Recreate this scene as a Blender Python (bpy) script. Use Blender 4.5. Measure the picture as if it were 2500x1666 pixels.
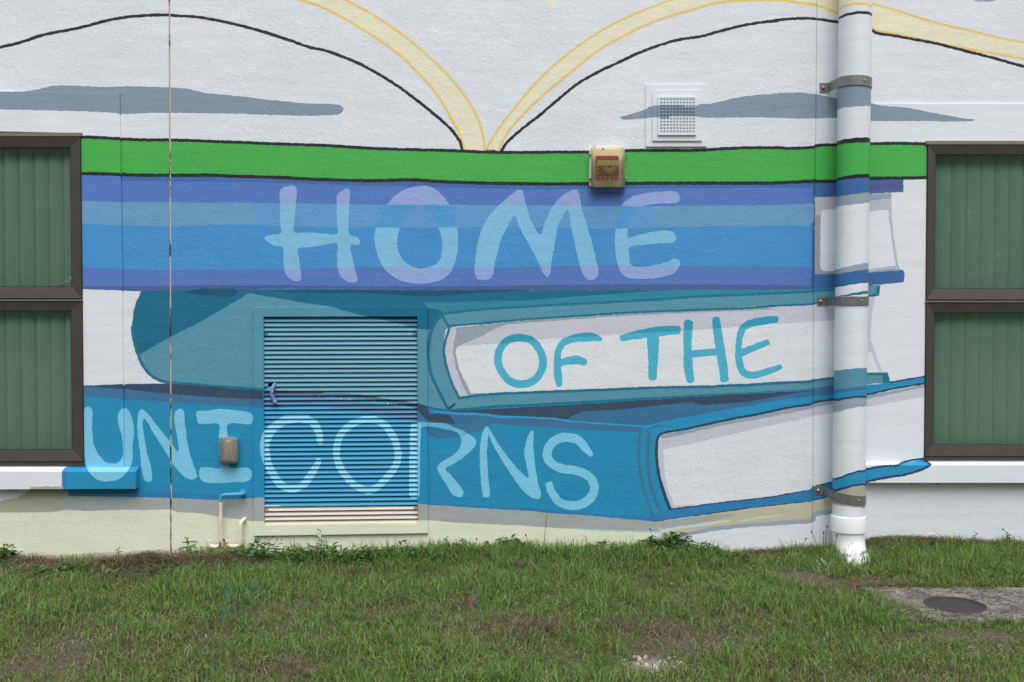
import bpy, bmesh, math, random
import numpy as np
from mathutils import Vector, Matrix
from mathutils.geometry import delaunay_2d_cdt

for o in list(bpy.data.objects):
    bpy.data.objects.remove(o)
scene = bpy.context.scene
COL = scene.collection
rng = np.random.default_rng(11)
random.seed(7)

# ------------------------------------------------------------ camera
F = 35.0 / 36.0 * 2500.0            # focal length in units of the tracing (2500 wide)
PITCH = math.radians(1.25)
CAM = Vector((0.0, -5.2, 1.22))
cam_d = bpy.data.cameras.new('camera')
cam_d.lens = 35.0
cam_d.sensor_width = 36.0
cam_d.clip_start = 0.05
cam_d.clip_end = 600.0
cam = bpy.data.objects.new('camera', cam_d)
COL.objects.link(cam)
cam.location = CAM
cam.rotation_euler = (math.radians(90) - PITCH, 0, 0)
scene.camera = cam

# ------------------------------------------------------------ sky and sun (overcast, light from the upper right)
SUN_EL, SUN_AZ = math.radians(58), math.radians(172)      # azimuth clockwise from +y
world = bpy.data.worlds.new('World')
scene.world = world
world.use_nodes = True
wn = world.node_tree
wn.nodes.clear()
w_out = wn.nodes.new('ShaderNodeOutputWorld')
w_bg = wn.nodes.new('ShaderNodeBackground')
w_sky = wn.nodes.new('ShaderNodeTexSky')
w_sky.sky_type = 'NISHITA'
w_sky.sun_disc = False
w_sky.sun_elevation = SUN_EL
w_sky.sun_rotation = SUN_AZ
w_sky.air_density = 1.0
w_sky.dust_density = 3.0
w_hsv = wn.nodes.new('ShaderNodeHueSaturation')
w_hsv.inputs['Saturation'].default_value = 0.42
wn.links.new(w_sky.outputs['Color'], w_hsv.inputs['Color'])
wn.links.new(w_hsv.outputs['Color'], w_bg.inputs['Color'])
w_bg.inputs['Strength'].default_value = 0.135
wn.links.new(w_bg.outputs['Background'], w_out.inputs['Surface'])

sun_d = bpy.data.lights.new('sun', 'SUN')
sun_d.energy = 1.25
sun_d.angle = math.radians(45)
sun_d.color = (1.0, 0.98, 0.95)
sun = bpy.data.objects.new('sun', sun_d)
COL.objects.link(sun)
to_sun = Vector((math.sin(SUN_AZ) * math.cos(SUN_EL), math.cos(SUN_AZ) * math.cos(SUN_EL), math.sin(SUN_EL)))
sun.rotation_euler = to_sun.to_track_quat('Z', 'Y').to_euler()
sun.location = to_sun * 30

scene.render.engine = 'CYCLES'
vs = scene.view_settings
vs.view_transform = 'Standard'
vs.look = 'None'
vs.gamma = 1.0
vs.exposure = 0.47
vs.use_curve_mapping = False

# ------------------------------------------------------------ helpers
CP, SP = math.cos(PITCH), math.sin(PITCH)

def ray(px, py):
    a, b = (px - 1250.0) / F, (833.0 - py) / F
    return Vector((a, CP + b * SP, -SP + b * CP))

def U(px, py, y=0.0):
    """point of the plane at depth y (wall face = 0, towards the viewer = negative)"""
    r = ray(px, py)
    return CAM + r * ((y - CAM.y) / r.y)

def Gp(px, py, z=0.0):
    r = ray(px, py)
    return CAM + r * ((z - CAM.z) / r.z)

def PJ(pts):
    """world points -> tracing coordinates, numpy (n,3)->(n,2)"""
    p = np.asarray(pts, float) - np.array(CAM)
    d = p[:, 1] * CP - p[:, 2] * SP
    u = p[:, 1] * SP + p[:, 2] * CP
    return np.stack([1250 + F * p[:, 0] / d, 833 - F * u / d], 1)

def Unp(xy, y):
    xy = np.asarray(xy, float)
    a, b = (xy[:, 0] - 1250.0) / F, (833.0 - xy[:, 1]) / F
    d = np.stack([a, CP + b * SP, -SP + b * CP], 1)
    t = (np.asarray(y) - CAM.y) / d[:, 1]
    return np.array(CAM) + d * t[:, None]

def s2l(c):
    c = np.asarray(c, float) / 255.0
    return np.where(c <= 0.04045, c / 12.92, ((c + 0.055) / 1.055) ** 2.4)

def albedo(c, k=0.80):
    return tuple(np.clip(s2l(c) / k, 0.004, 0.86)) + (1.0,)

def tag(o, label=None, cat=None, group=None, kind=None):
    if label: o['label'] = label
    if cat: o['category'] = cat
    if group: o['group'] = group
    if kind: o['kind'] = kind
    return o

def thing(name, loc, label, cat, group=None):
    o = bpy.data.objects.new(name, None)
    COL.objects.link(o)
    o.location = loc
    o.empty_display_size = 0.05
    return tag(o, label, cat, group)

def root_of(o):
    m = Matrix.Identity(4)
    while o is not None:
        m = Matrix.Translation(o.location) @ m
        o = None if o.parent is None else o.parent
        break
    return m

def mesh_obj(name, verts, faces, mats, parent=None, colors=None, midx=None, smooth=False):
    """verts in world space; colors per face (paint attribute)"""
    me = bpy.data.meshes.new(name)
    me.from_pydata([tuple(v) for v in verts], [], [tuple(f) for f in faces])
    if not isinstance(mats, (list, tuple)): mats = [mats]
    for m in mats: me.materials.append(m)
    if midx is not None:
        me.polygons.foreach_set('material_index', np.asarray(midx, np.int32))
    if colors is not None:
        at = me.attributes.new('paint', 'FLOAT_COLOR', 'FACE')
        at.data.foreach_set('color', np.asarray(colors, np.float32).ravel())
    if smooth:
        me.polygons.foreach_set('use_smooth', np.ones(len(me.polygons), bool))
    me.update()
    o = bpy.data.objects.new(name, me)
    COL.objects.link(o)
    if parent is not None:
        adopt(o, parent)
    return o

def adopt(o, parent):
    """parent o, keeping it where it stands (things are only translated or sit at the origin)"""
    o.parent = parent
    w = Matrix.Identity(4)
    p = parent
    while p is not None:
        if p.parent is None:
            w = Matrix.Translation(p.location)
        p = p.parent
    if parent.parent is not None:      # part's own mesh is already in world space with inverse set
        w = Matrix.Identity(4)
    elif parent.type != 'EMPTY':
        w = Matrix.Translation(parent.location)
    o.matrix_parent_inverse = w.inverted()

class MB:
    """collects geometry of ONE object"""
    def __init__(s): s.v, s.f, s.c, s.m = [], [], [], []
    def add(s, vs_, fs, col=None, m=0):
        b = len(s.v)
        s.v += [tuple(v) for v in vs_]
        for f in fs:
            s.f.append(tuple(b + i for i in f)); s.c.append(col or (.5, .5, .5, 1)); s.m.append(m)
    def loft(s, rings, cap0=True, cap1=True, closed=True, col=None, m=0):
        n = len(rings[0]); b = len(s.v); fs = []
        for k in range(len(rings) - 1):
            for i in range(n if closed else n - 1):
                j = (i + 1) % n
                fs.append((k * n + i, k * n + j, (k + 1) * n + j, (k + 1) * n + i))
        if cap0: fs.append(tuple(reversed(range(n))))
        if cap1: fs.append(tuple((len(rings) - 1) * n + i for i in range(n)))
        s.add([p for r in rings for p in r], fs, col, m)
    def box(s, lo, hi, col=None, m=0):
        x0, y0, z0 = lo; x1, y1, z1 = hi
        s.add([(x0, y0, z0), (x1, y0, z0), (x1, y1, z0), (x0, y1, z0), (x0, y0, z1), (x1, y0, z1), (x1, y1, z1), (x0, y1, z1)],
              [(0, 3, 2, 1), (4, 5, 6, 7), (0, 1, 5, 4), (1, 2, 6, 5), (2, 3, 7, 6), (3, 0, 4, 7)], col, m)
    def prism(s, poly, yf, yb, col=None, m=0):
        """polygon traced on the front face at depth yf, extruded straight back to yb"""
        fr = [U(x, y, yf) for x, y in poly]
        bk = [Vector((p.x, yb, p.z)) for p in fr]
        s.loft([bk, fr], col=col, m=m)
    def tube(s, path, r, n=14, col=None, m=0, cap=True):
        path = [Vector(p) for p in path]
        rs = r if isinstance(r, (list, tuple)) else [r] * len(path)
        rings = []; ref = Vector((0.31, 0.83, 0.46)).normalized()
        for i, p in enumerate(path):
            a = path[max(i - 1, 0)]; b = path[min(i + 1, len(path) - 1)]
            t = (b - a).normalized()
            u = t.cross(ref).normalized(); v = t.cross(u).normalized()
            rings.append([p + (u * math.cos(k * math.tau / n) + v * math.sin(k * math.tau / n)) * rs[i] for k in range(n)])
        s.loft(rings, cap, cap, col=col, m=m)
    def build(s, name, mats, parent=None, smooth=False, bevel=0.0, paint=False):
        o = mesh_obj(name, s.v, s.f, mats, parent, s.c if paint else None, s.m, smooth)
        bm = bmesh.new(); bm.from_mesh(o.data)
        if paint: bmesh.ops.remove_doubles(bm, verts=bm.verts, dist=1e-5)
        bmesh.ops.recalc_face_normals(bm, faces=bm.faces); bm.to_mesh(o.data); bm.free()
        o.data.update()
        if bevel:
            md = o.modifiers.new('bevel', 'BEVEL'); md.width = bevel; md.segments = 2; md.limit_method = 'ANGLE'; md.angle_limit = math.radians(35)
        if smooth:
            try: o.data.set_sharp_from_angle(angle=math.radians(28))
            except Exception: pass
        return o

def rrect(x0, y0, x1, y1, r, n=5):
    out = []
    for cx, cy, a0 in ((x1 - r, y0 + r, -90), (x1 - r, y1 - r, 0), (x0 + r, y1 - r, 90), (x0 + r, y0 + r, 180)):
        for k in range(n + 1):
            a = math.radians(a0 + 90 * k / n)
            out.append((cx + r * math.cos(a), cy + r * math.sin(a)))
    return out

def crom(pts, closed=False, step=5.0):
    """centripetal Catmull-Rom through the points"""
    P_ = [np.array(p[:2], float) for p in pts]
    if closed: P_ = [P_[-1]] + P_ + [P_[0], P_[1]]
    else: P_ = [2 * P_[0] - P_[1]] + P_ + [2 * P_[-1] - P_[-2]]
    out = []
    for i in range(1, len(P_) - 2):
        p0, p1, p2, p3 = P_[i - 1:i + 3]
        d = [max(np.linalg.norm(b - a), 1e-3) ** .5 for a, b in ((p0, p1), (p1, p2), (p2, p3))]
        t0 = 0; t1 = d[0]; t2 = t1 + d[1]; t3 = t2 + d[2]
        n = max(1, int(np.linalg.norm(p2 - p1) / step))
        for k in range(n):
            t = t1 + (t2 - t1) * k / n
            a1 = (t1 - t) / (t1 - t0) * p0 + (t - t0) / (t1 - t0) * p1
            a2 = (t2 - t) / (t2 - t1) * p1 + (t - t1) / (t2 - t1) * p2
            a3 = (t3 - t) / (t3 - t2) * p2 + (t - t2) / (t3 - t2) * p3
            b1 = (t2 - t) / (t2 - t0) * a1 + (t - t0) / (t2 - t0) * a2
            b2 = (t3 - t) / (t3 - t1) * a2 + (t - t1) / (t3 - t1) * a3
            out.append((t2 - t) / (t2 - t1) * b1 + (t - t1) / (t2 - t1) * b2)
    if not closed: out.append(P_[-2])
    return np.array(out)

def dense(pts, closed=True, step=6.0):
    P_ = np.array(pts, float); out = []
    n = len(P_)
    for i in range(n if closed else n - 1):
        a, b = P_[i], P_[(i + 1) % n]
        k = max(1, int(np.linalg.norm(b - a) / step))
        for j in range(k): out.append(a + (b - a) * j / k)
    if not closed: out.append(P_[-1])
    return np.array(out)

# ------------------------------------------------------------ materials
def new_mat(name):
    m = bpy.data.materials.new(name); m.use_nodes = True
    return m, m.node_tree, m.node_tree.nodes['Principled BSDF']

def N(nt, kind, **kw):
    n = nt.nodes.new(kind)
    for k, v in kw.items():
        if k.startswith('i_'): n.inputs[k[2:].replace('_', ' ')].default_value = v
        else: setattr(n, k, v)
    return n

def noise(nt, scale, detail=3, rough=.55, dist=0.0, vec=None):
    n = N(nt, 'ShaderNodeTexNoise')
    n.inputs['Scale'].default_value = scale; n.inputs['Detail'].default_value = detail
    n.inputs['Roughness'].default_value = rough; n.inputs['Distortion'].default_value = dist
    if vec: nt.links.new(vec, n.inputs['Vector'])
    return n

def ramp(nt, src, stops):
    r = N(nt, 'ShaderNodeValToRGB')
    while len(r.color_ramp.elements) < len(stops): r.color_ramp.elements.new(.5)
    for e, (p, c) in zip(r.color_ramp.elements, stops):
        e.position = p; e.color = c if len(c) == 4 else tuple(c) + (1,)
    nt.links.new(src, r.inputs['Fac'])
    return r

def mixc(nt, fac, a, b, mode='MIX'):
    m = N(nt, 'ShaderNodeMix', data_type='RGBA', blend_type=mode)
    for sock, v in ((m.inputs[0], fac), (m.inputs[6], a), (m.inputs[7], b)):
        if hasattr(v, 'is_output') or isinstance(v, bpy.types.NodeSocket): nt.links.new(v, sock)
        else: sock.default_value = v
    return m.outputs[2]

def math_n(nt, op, a, b=0.0):
    m = N(nt, 'ShaderNodeMath', operation=op)
    for sock, v in ((m.inputs[0], a), (m.inputs[1], b)):
        if isinstance(v, bpy.types.NodeSocket): nt.links.new(v, sock)
        else: sock.default_value = v
    return m.outputs[0]

def grey(v): return (v, v, v, 1)

def painted(name, relief, rough, streak=0.06, brush=False):
    """mural paint: colour from the face attribute, uneven coat, relief of the surface under it"""
    m, nt, b = new_mat(name)
    at = N(nt, 'ShaderNodeAttribute', attribute_name='paint')
    pos = N(nt, 'ShaderNodeTexCoord').outputs['Object']
    n1 = noise(nt, 2.2, 5, .6, .3, pos)
    r1 = ramp(nt, n1.outputs['Fac'], [(.3, grey(1 - streak)), (.7, grey(1 + 0.0))])
    c = mixc(nt, 1.0, at.outputs['Color'], r1.outputs['Color'], 'MULTIPLY')
    n2 = noise(nt, 55, 4, .7, 0, pos)
    r2 = ramp(nt, n2.outputs['Fac'], [(.35, grey(.975)), (.6, grey(1.0))])
    c = mixc(nt, 1.0, c, r2.outputs['Color'], 'MULTIPLY')
    # roller and brush passes: faint horizontal lap marks and thin spots
    mpb = N(nt, 'ShaderNodeMapping'); mpb.inputs['Scale'].default_value = (1.1, 1, 9.0)
    nt.links.new(pos, mpb.inputs['Vector'])
    n3 = noise(nt, 2.6, 5, .7, .6, mpb.outputs['Vector'])
    r3 = ramp(nt, n3.outputs['Fac'], [(.30, grey(.93)), (.52, grey(1.0)), (.75, grey(1.045))])
    c = mixc(nt, 1.0, c, r3.outputs['Color'], 'MULTIPLY')
    nt.links.new(c, b.inputs['Base Color'])
    b.inputs['Roughness'].default_value = rough
    b.inputs['Specular IOR Level'].default_value = .35
    if relief == 'stucco':
        # skip-trowel stucco: flat islands with torn ridges between them, plus grain
        big = noise(nt, 8, 3, .6, .9, pos)
        rb = ramp(nt, big.outputs['Fac'], [(.40, grey(.25)), (.60, grey(1))])
        a = noise(nt, 46, 3, .55, 1.5, pos)
        ra = ramp(nt, a.outputs['Fac'], [(.44, grey(0)), (.50, grey(.8)), (.62, grey(1))])
        a2 = noise(nt, 105, 2, .5, 1.0, pos)
        ra2 = ramp(nt, a2.outputs['Fac'], [(.46, grey(0)), (.54, grey(1))])
        fine = noise(nt, 210, 2, .5, .3, pos)
        h = math_n(nt, 'MULTIPLY', math_n(nt, 'ADD', ra.outputs['Color'], math_n(nt, 'MULTIPLY', ra2.outputs['Color'], .55)), rb.outputs['Color'])
        h = math_n(nt, 'ADD', h, math_n(nt, 'MULTIPLY', fine.outputs['Fac'], .14))
        h = math_n(nt, 'ADD', h, math_n(nt, 'MULTIPLY', big.outputs['Fac'], .5))
        bp = N(nt, 'ShaderNodeBump'); bp.inputs['Strength'].default_value = .27; bp.inputs['Distance'].default_value = .0040
    else:
        mp = N(nt, 'ShaderNodeMapping'); mp.inputs['Scale'].default_value = (.25, 1, 1.0)
        nt.links.new(pos, mp.inputs['Vector'])
        h = noise(nt, 70, 3, .6, .2, mp.outputs['Vector']).outputs['Fac']
        bp = N(nt, 'ShaderNodeBump'); bp.inputs['Strength'].default_value = .18; bp.inputs['Distance'].default_value = .002
    nt.links.new(h, bp.inputs['Height'])
    nt.links.new(bp.outputs['Normal'], b.inputs['Normal'])
    return m

M_STUCCO = painted('painted_stucco', 'stucco', .48)
M_SMOOTH = painted('painted_render', 'smooth', .55, .04)
M_METAL_PAINT = painted('painted_metal', 'smooth', .42, .05)
M_PVC = painted('painted_plastic', 'smooth', .38, .04)

def plain(name, col, rough=.6, metal=0.0, var=.12, scale=20, bump=0.0, k=.80):
    m, nt, b = new_mat(name)
    pos = N(nt, 'ShaderNodeTexCoord').outputs['Object']
    n = noise(nt, scale, 4, .6, .2, pos)
    c = np.array(albedo(col, k)[:3])
    r = ramp(nt, n.outputs['Fac'], [(.3, tuple(c * (1 - var))), (.7, tuple(np.minimum(c * (1 + var), .86)))])
    nt.links.new(r.outputs['Color'], b.inputs['Base Color'])
    b.inputs['Roughness'].default_value = rough; b.inputs['Metallic'].default_value = metal
    if bump:
        bp = N(nt, 'ShaderNodeBump'); bp.inputs['Strength'].default_value = bump; bp.inputs['Distance'].default_value = .003
        nt.links.new(n.outputs['Fac'], bp.inputs['Height']); nt.links.new(bp.outputs['Normal'], b.inputs['Normal'])
    return m

def clear_mat(name, tint, body, opacity, rough=.25):
    """aged clear plastic or glass: part see-through, part milky, with a surface reflection"""
    m = bpy.data.materials.new(name); m.use_nodes = True; nt = m.node_tree; nt.nodes.clear()
    out = N(nt, 'ShaderNodeOutputMaterial'); tr = N(nt, 'ShaderNodeBsdfTransparent'); tr.inputs['Color'].default_value = tint
    df = N(nt, 'ShaderNodeBsdfDiffuse'); df.inputs['Color'].default_value = body
    mx = N(nt, 'ShaderNodeMixShader'); mx.inputs['Fac'].default_value = opacity
    gl = N(nt, 'ShaderNodeBsdfGlossy'); gl.inputs['Roughness'].default_value = rough; gl.inputs['Color'].default_value = (.9, .9, .9, 1)
    fr = N(nt, 'ShaderNodeFresnel'); fr.inputs['IOR'].default_value = 1.5
    m2 = N(nt, 'ShaderNodeMixShader')
    nt.links.new(tr.outputs[0], mx.inputs[1]); nt.links.new(df.outputs[0], mx.inputs[2])
    nt.links.new(fr.outputs[0], m2.inputs['Fac']); nt.links.new(mx.outputs[0], m2.inputs[1]); nt.links.new(gl.outputs[0], m2.inputs[2])
    nt.links.new(m2.outputs[0], out.inputs['Surface'])
    return m
# ------------------------------------------------------------ the mural, as layers of paint from bottom to top
# colours as they look on the wall in the photograph's overcast light
PAL = {
 'white': (206, 211, 220), 'black': (31, 32, 39), 'green': (66, 162, 72), 'peri': (78, 114, 182), 'steel': (90, 145, 192),
 'steelgrey': (96, 147, 184), 'blue': (64, 136, 194), 'peri2': (80, 114, 180), 'navystripe': (58, 102, 158), 'slate': (68, 94, 142),
 'navybar': (58, 98, 152), 'lav': (136, 158, 206), 'lcyan': (118, 178, 210), 'lsky': (110, 172, 208), 'lmid': (72, 146, 196),
 'purple': (84, 78, 140), 'pgrey': (140, 152, 164), 'plav': (184, 186, 198), 'pgrey2': (138, 148, 158), 'pgrey3': (170, 174, 184),
 'teald': (22, 100, 130), 'tealdd': (16, 80, 108), 'tealm': (82, 138, 158), 'tealmed': (44, 128, 152), 'tealline': (24, 108, 136),
 'let2': (70, 166, 192), 'let2d': (44, 146, 172),
 'ub': (34, 132, 172), 'ubc': (38, 134, 178), 'sb': (58, 108, 146), 'sb2': (44, 118, 168), 'ds': (52, 70, 94), 'sd': (52, 106, 144), 'ln': (44, 150, 202),
 'navy': (38, 62, 92), 'ul': (118, 186, 218), 'ulow': (92, 168, 202),
 'cloud': (122, 139, 156), 'cream': (214, 212, 186), 'orange': (234, 188, 120), 'palecream': (220, 218, 200),
 'grey': (152, 158, 158), 'tan': (158, 159, 146), 'tan2': (178, 174, 154), 'lower': (208, 212, 188), 'cyanline': (172, 202, 204),
 'creamline': (198, 196, 168), 'bluegrey': (142, 153, 169), 'soil': (188, 178, 166), 'soil2': (204, 192, 172), 'bare': (190, 185, 175),
 'mildew': (120, 116, 100),
}
ALB = {k: albedo(v) for k, v in PAL.items()}
KEYS = list(PAL)
KID = {k: i for i, k in enumerate(KEYS)}
ALB_ARR = np.array([ALB[k] for k in KEYS])
Z = 3.3614

def P(s):
    """'ox,oy|x,y x,y ...; ox,oy|...' enlarged-tile readings -> tracing coordinates"""
    out = []
    for seg in s.split(';'):
        seg = seg.strip()
        if not seg: continue
        o, pts = seg.split('|')
        ov_ = [float(v) for v in o.split(',')]
        ox, oy = ov_[:2]; zz = ov_[2] if len(ov_) > 2 else Z
        new = []
        for q in pts.split():
            x, y = map(float, q.split(','))
            new.append((ox + x / zz, oy + y / zz))
        if out and abs(out[-1][0] - new[0][0]) < 16 and abs(out[-1][1] - new[0][1]) < 16: out.pop()   # tiles overlap
        out += new
    return out

LAYERS = []     # (element, colour key or dict, outer ring, hole ring or None)

def rough(ring, amp=.8):
    return ring + rng.uniform(-amp, amp, ring.shape)

def A(elem, col, s, smooth=False, hole=None, amp=.8):
    pts = P(s) if isinstance(s, str) else s
    ring = crom(pts, True, 6) if smooth else dense(pts, True, 6)
    h = None
    if hole: h = rough(crom(P(hole), True, 6), amp)
    LAYERS.append((elem, col, rough(ring, amp), h))

def S(elem, col, s, w, closed=False, amp=.8, caps=True):
    """brush stroke: w = width(s) in enlarged-tile units"""
    pts = P(s) if isinstance(s, str) else s
    ws = [w] * len(pts) if np.isscalar(w) else list(w)
    if len(ws) != len(pts): ws = list(np.interp(np.linspace(0, 1, len(pts)), np.linspace(0, 1, len(ws)), ws))
    c = crom(pts, closed, 5)
    cp = np.array(pts, float)
    # width by nearest parameter along control points
    t = np.linspace(0, len(pts) - (0 if closed else 1), len(c))
    wi = np.interp(t, range(len(pts) + (1 if closed else 0)), ws + ([ws[0]] if closed else [])) / Z / 2
    if closed: d = np.roll(c, -1, 0) - np.roll(c, 1, 0)
    else: d = np.gradient(c, axis=0)
    d /= np.maximum(np.linalg.norm(d, axis=1), 1e-6)[:, None]
    nrm = np.stack([-d[:, 1], d[:, 0]], 1)
    a, b = c + nrm * wi[:, None], c - nrm * wi[:, None]
    if closed:
        la = abs(np.sum(a[:, 0] * np.roll(a[:, 1], -1) - np.roll(a[:, 0], -1) * a[:, 1]))
        lb = abs(np.sum(b[:, 0] * np.roll(b[:, 1], -1) - np.roll(b[:, 0], -1) * b[:, 1]))
        o, h = (a, b) if la > lb else (b, a)
        LAYERS.append((elem, col, rough(o, amp), rough(h, amp)))
        return
    cap1, cap0 = [], []
    if caps:
        for k in range(1, 6):
            th = math.pi * k / 6
            cap1.append(c[-1] + nrm[-1] * wi[-1] * math.cos(th) + d[-1] * wi[-1] * math.sin(th) * .7)
            cap0.append(c[0] - nrm[0] * wi[0] * math.cos(th) - d[0] * wi[0] * math.sin(th) * .7)
    ring = np.array(list(a) + cap1 + list(b[::-1]) + cap0)
    LAYERS.append((elem, col, rough(ring, amp), None))

E_ARC, E_EDGE, E_CLOUD, E_BAND, E_BK1, E_BK2, E_BK3, E_BK4, E_STAIN = 'page_outline', 'page_edge', 'page_shading', 'painted_band', 'book1', 'book2', 'book3', 'book4', 'stain'

# open book at the top: cream page edges with orange rims, grey shading, black outlines
UE = '600,0|200,-260 600,-110 820,0 1000,100 1180,210 1350,335 1500,465 1640,600 1760,740 1850,870 1910,990 1945,1100 1967,1240'
LE = '600,0|-200,-150 200,-70 440,0 620,60 800,150 1000,270 1180,390 1330,515 1450,640 1570,780 1650,910 1710,1020 1760,1120 1795,1240'
A('edge_left', 'cream', list(map(tuple, crom(P(UE), False, 8))) + list(map(tuple, crom(P(LE), False, 8)))[::-1])
S('edge_left', 'orange', UE, 21, caps=False); S('edge_left', 'orange', LE, 22, caps=False)
UE2 = '1200,0|-40,1220 0,1150 100,1000 230,840 370,675 560,500 760,345 980,210 1200,105 1480,0 1750,-80 2200,-130; 1800,0|560,-115 840,-60 1000,-20 1130,38 1300,85 1500,150 1700,205 1900,250 2100,300 2353,350 2800,440 3200,520'
LE2 = '1200,0|60,1240 110,1130 180,1030 330,870 500,720 700,555 900,400 1060,310 1250,215 1450,140 1640,85 1830,30 1950,12 2200,2 2353,0; 1800,0|400,8 540,27 660,47 760,85 840,118 1000,180 1110,235 1200,262 1400,302 1700,367 2000,422 2200,457 2353,487 2800,580 3200,660'
A('edge_right', 'cream', list(map(tuple, crom(P(UE2), False, 8))) + list(map(tuple, crom(P(LE2), False, 8)))[::-1])
S('edge_right', 'orange', UE2, 20, caps=False); S('edge_right', 'orange', LE2, 22, caps=False)
A('drip', 'palecream', '1200,0|450,-40 545,-40 540,0 515,55 485,85 462,40', True)
A('drip2', 'bluegrey', '1800,0|1930,-60 2120,-60 2120,0 2040,14 1940,0', True)
A('cloud_left', 'cloud', '0,0|-700,770 -300,762 0,752 210,750 340,728 420,708 650,705 850,715 1000,710 1385,718 1500,725 1700,765 2000,795 2353,838; 600,0|250,825 500,850 720,855 785,870 802,893 795,920 770,938 680,948 400,950 0,937; 0,0|1900,935 1400,928 1150,932 1020,938 900,925 650,915 400,908 0,900 -300,900 -700,900', True)
A('cloud_right', 'cloud', '1200,0|1055,965 1080,955 1250,905 1290,880 1350,868 1500,866 1680,868 1720,855 1800,850 2000,805 2200,780 2353,768; 1800,0|200,775 480,760 640,775 830,808 1090,848 1200,870 1350,880 1600,925 1850,972 1945,984 1940,992 1850,998 1500,995 1100,992 820,968 640,975 400,972 150,962; 1200,0|2353,967 2000,965 1750,968 1650,955 1400,965 1280,970 1200,978 1070,978', True)
S(E_ARC, 'black', '0,0|-500,520 -200,455 0,390 150,355 350,290 650,230 950,155 1180,130 1385,125 1400,127 1650,145 1900,195 2100,245 2353,325; 600,0|150,262 340,325 540,395 650,415 900,510 1080,605 1250,710 1430,845 1600,985 1700,1080 1760,1170 1776,1240', 25)
S(E_ARC, 'black', '1200,0|80,1245 120,1180 250,1060 380,960 520,840 640,740 720,680 880,590 1050,510 1200,440 1400,365 1550,325 1720,300 1900,250 2150,195 2353,172; 1800,0|200,185 400,160 560,152 650,158 840,185 1000,220 1110,250 1130,268 1300,297 1600,352 1900,427 2100,477 2353,547 2800,640 3200,720', 24)

GT = '0,0|665,1125 985,1140 1150,1150 1400,1150 1700,1160 2353,1185; 600,0|650,1195 1100,1222 1700,1238 2000,1250; 1200,0|0,1252 500,1250 800,1248 1100,1238 1400,1235 1700,1235 2000,1217 2353,1215; 1800,0|400,1218 620,1210 660,1196 820,1190 1085,1182 1300,1178 1590,1182'
GB = '0,400|655,80 985,88 1050,92 1385,95 1700,95 2000,105 2353,115; 600,400|400,120 1000,140 1380,134 1700,152 2353,165; 1200,400|800,165 1100,162 1500,160 2353,160; 1800,400|300,158 500,150 630,145 815,145 1080,122 1300,118 1590,116'

# ---- stack of books. first book: "HOME"
SLT = '0,400|640,1005 1000,1008 1500,1000 2353,998; 600,400|1000,1005 1900,1005 2353,998; 1200,400|800,992 1500,990 2353,990; 1800,400|300,995 640,1000'
SLB = '0,400|640,1028 1000,1040 1150,1048 1400,1040 2353,1028; 600,400|1000,1032 2353,1040; 1200,400|1000,1036 2353,1036; 1800,400|300,1036 636,1033'
bot = P(SLB)[::-1]
A(E_BK1, 'peri', P(GB)[:-2][:-4] + P('1800,400|500,150 640,150') + bot)
def below(curve): return [tuple(p) for p in crom(P(curve), False, 10)] + bot
A(E_BK1, 'steel', below('0,400|640,308 1000,315 1400,318 2353,320; 600,400|300,325 1000,335 2353,342; 1200,400|700,348 1300,350 1700,345 2353,340; 1800,400|400,338 636,326'))
A(E_BK1, 'steelgrey', '0,400|640,308 1000,315 1400,318 2080,320 2100,560 640,560')
A(E_BK1, 'steelgrey', '1200,400|1352,350 1700,345 2353,340; 1800,400|400,338 636,326 636,560; 1200,400|1352,560')
A(E_BK1, 'blue', below('0,400|640,490 1000,505 1400,515 1900,500 2353,510; 600,400|600,522 1200,525 2353,520; 1200,400|800,532 1300,530 1700,515 2353,508; 1800,400|636,510'))
A(E_BK1, 'peri2', below('0,400|640,848 1000,862 1400,872 2353,862; 600,400|1000,848 2353,848; 1200,400|600,838 1000,832 1500,838 2353,845; 1800,400|636,845'))
A(E_BK1, 'slate', [tuple(p) for p in crom(P(SLT), False, 10)] + bot)
A(E_BK1, 'navystripe', P('0,400|990,92 1385,95 1700,95 2353,115; 600,400|400,120 1000,140 1700,152 2353,165; 1200,400|800,165 1500,160 2353,160; 1800,400|300,158 630,150 625,196 0,198; 1200,400|1700,200 800,208 0,210; 600,400|2353,212 800,175 0,152; 0,400|1400,148 1000,140'))
A(E_BK1, 'navybar', '1800,400|615,165 640,158 638,330 636,1033 604,1030 610,860 612,490 628,480 632,345 615,325')
# its page block and covers, right of the corner
A(E_BK1, 'pgrey2', '1800,400|638,272 815,266 815,908 636,910')
A(E_BK1, 'pgrey3', '1800,400|640,275 815,268 815,385 720,392 700,420 640,420')
A(E_BK1, 'white', '1800,400|690,395 700,380 720,378 815,370 1000,360 1000,885 815,882 700,880 686,868 682,840 685,480', True)
A(E_BK1, 'pgrey', '1800,400|1000,262 1075,252 1265,243 1265,285 1075,305 1000,312')
A(E_BK1, 'pgrey3', '1800,400|1000,312 1075,305 1265,285 1268,420 1245,420 1240,378 1075,393 1000,398')
S(E_BK1, 'pgrey3', '1800,400|1252,300 1255,420 1275,600 1300,760 1312,842', 22)
S(E_BK1, 'pgrey3', '1800,400|1320,845 1200,860 1075,880 1000,890', 24)
A(E_BK1, 'pgrey2', '1800,400|1090,890 1200,868 1335,856 1345,880 1065,902')
A(E_BK1, 'navybar', '1800,400|638,150 815,145 1078,124 1365,122 1362,232 1075,248 815,270 638,275')
A(E_BK1, 'purple', '1800,400|1040,205 1080,190 1150,168 1350,150 1350,205 1200,212 1080,215', True)
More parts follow.
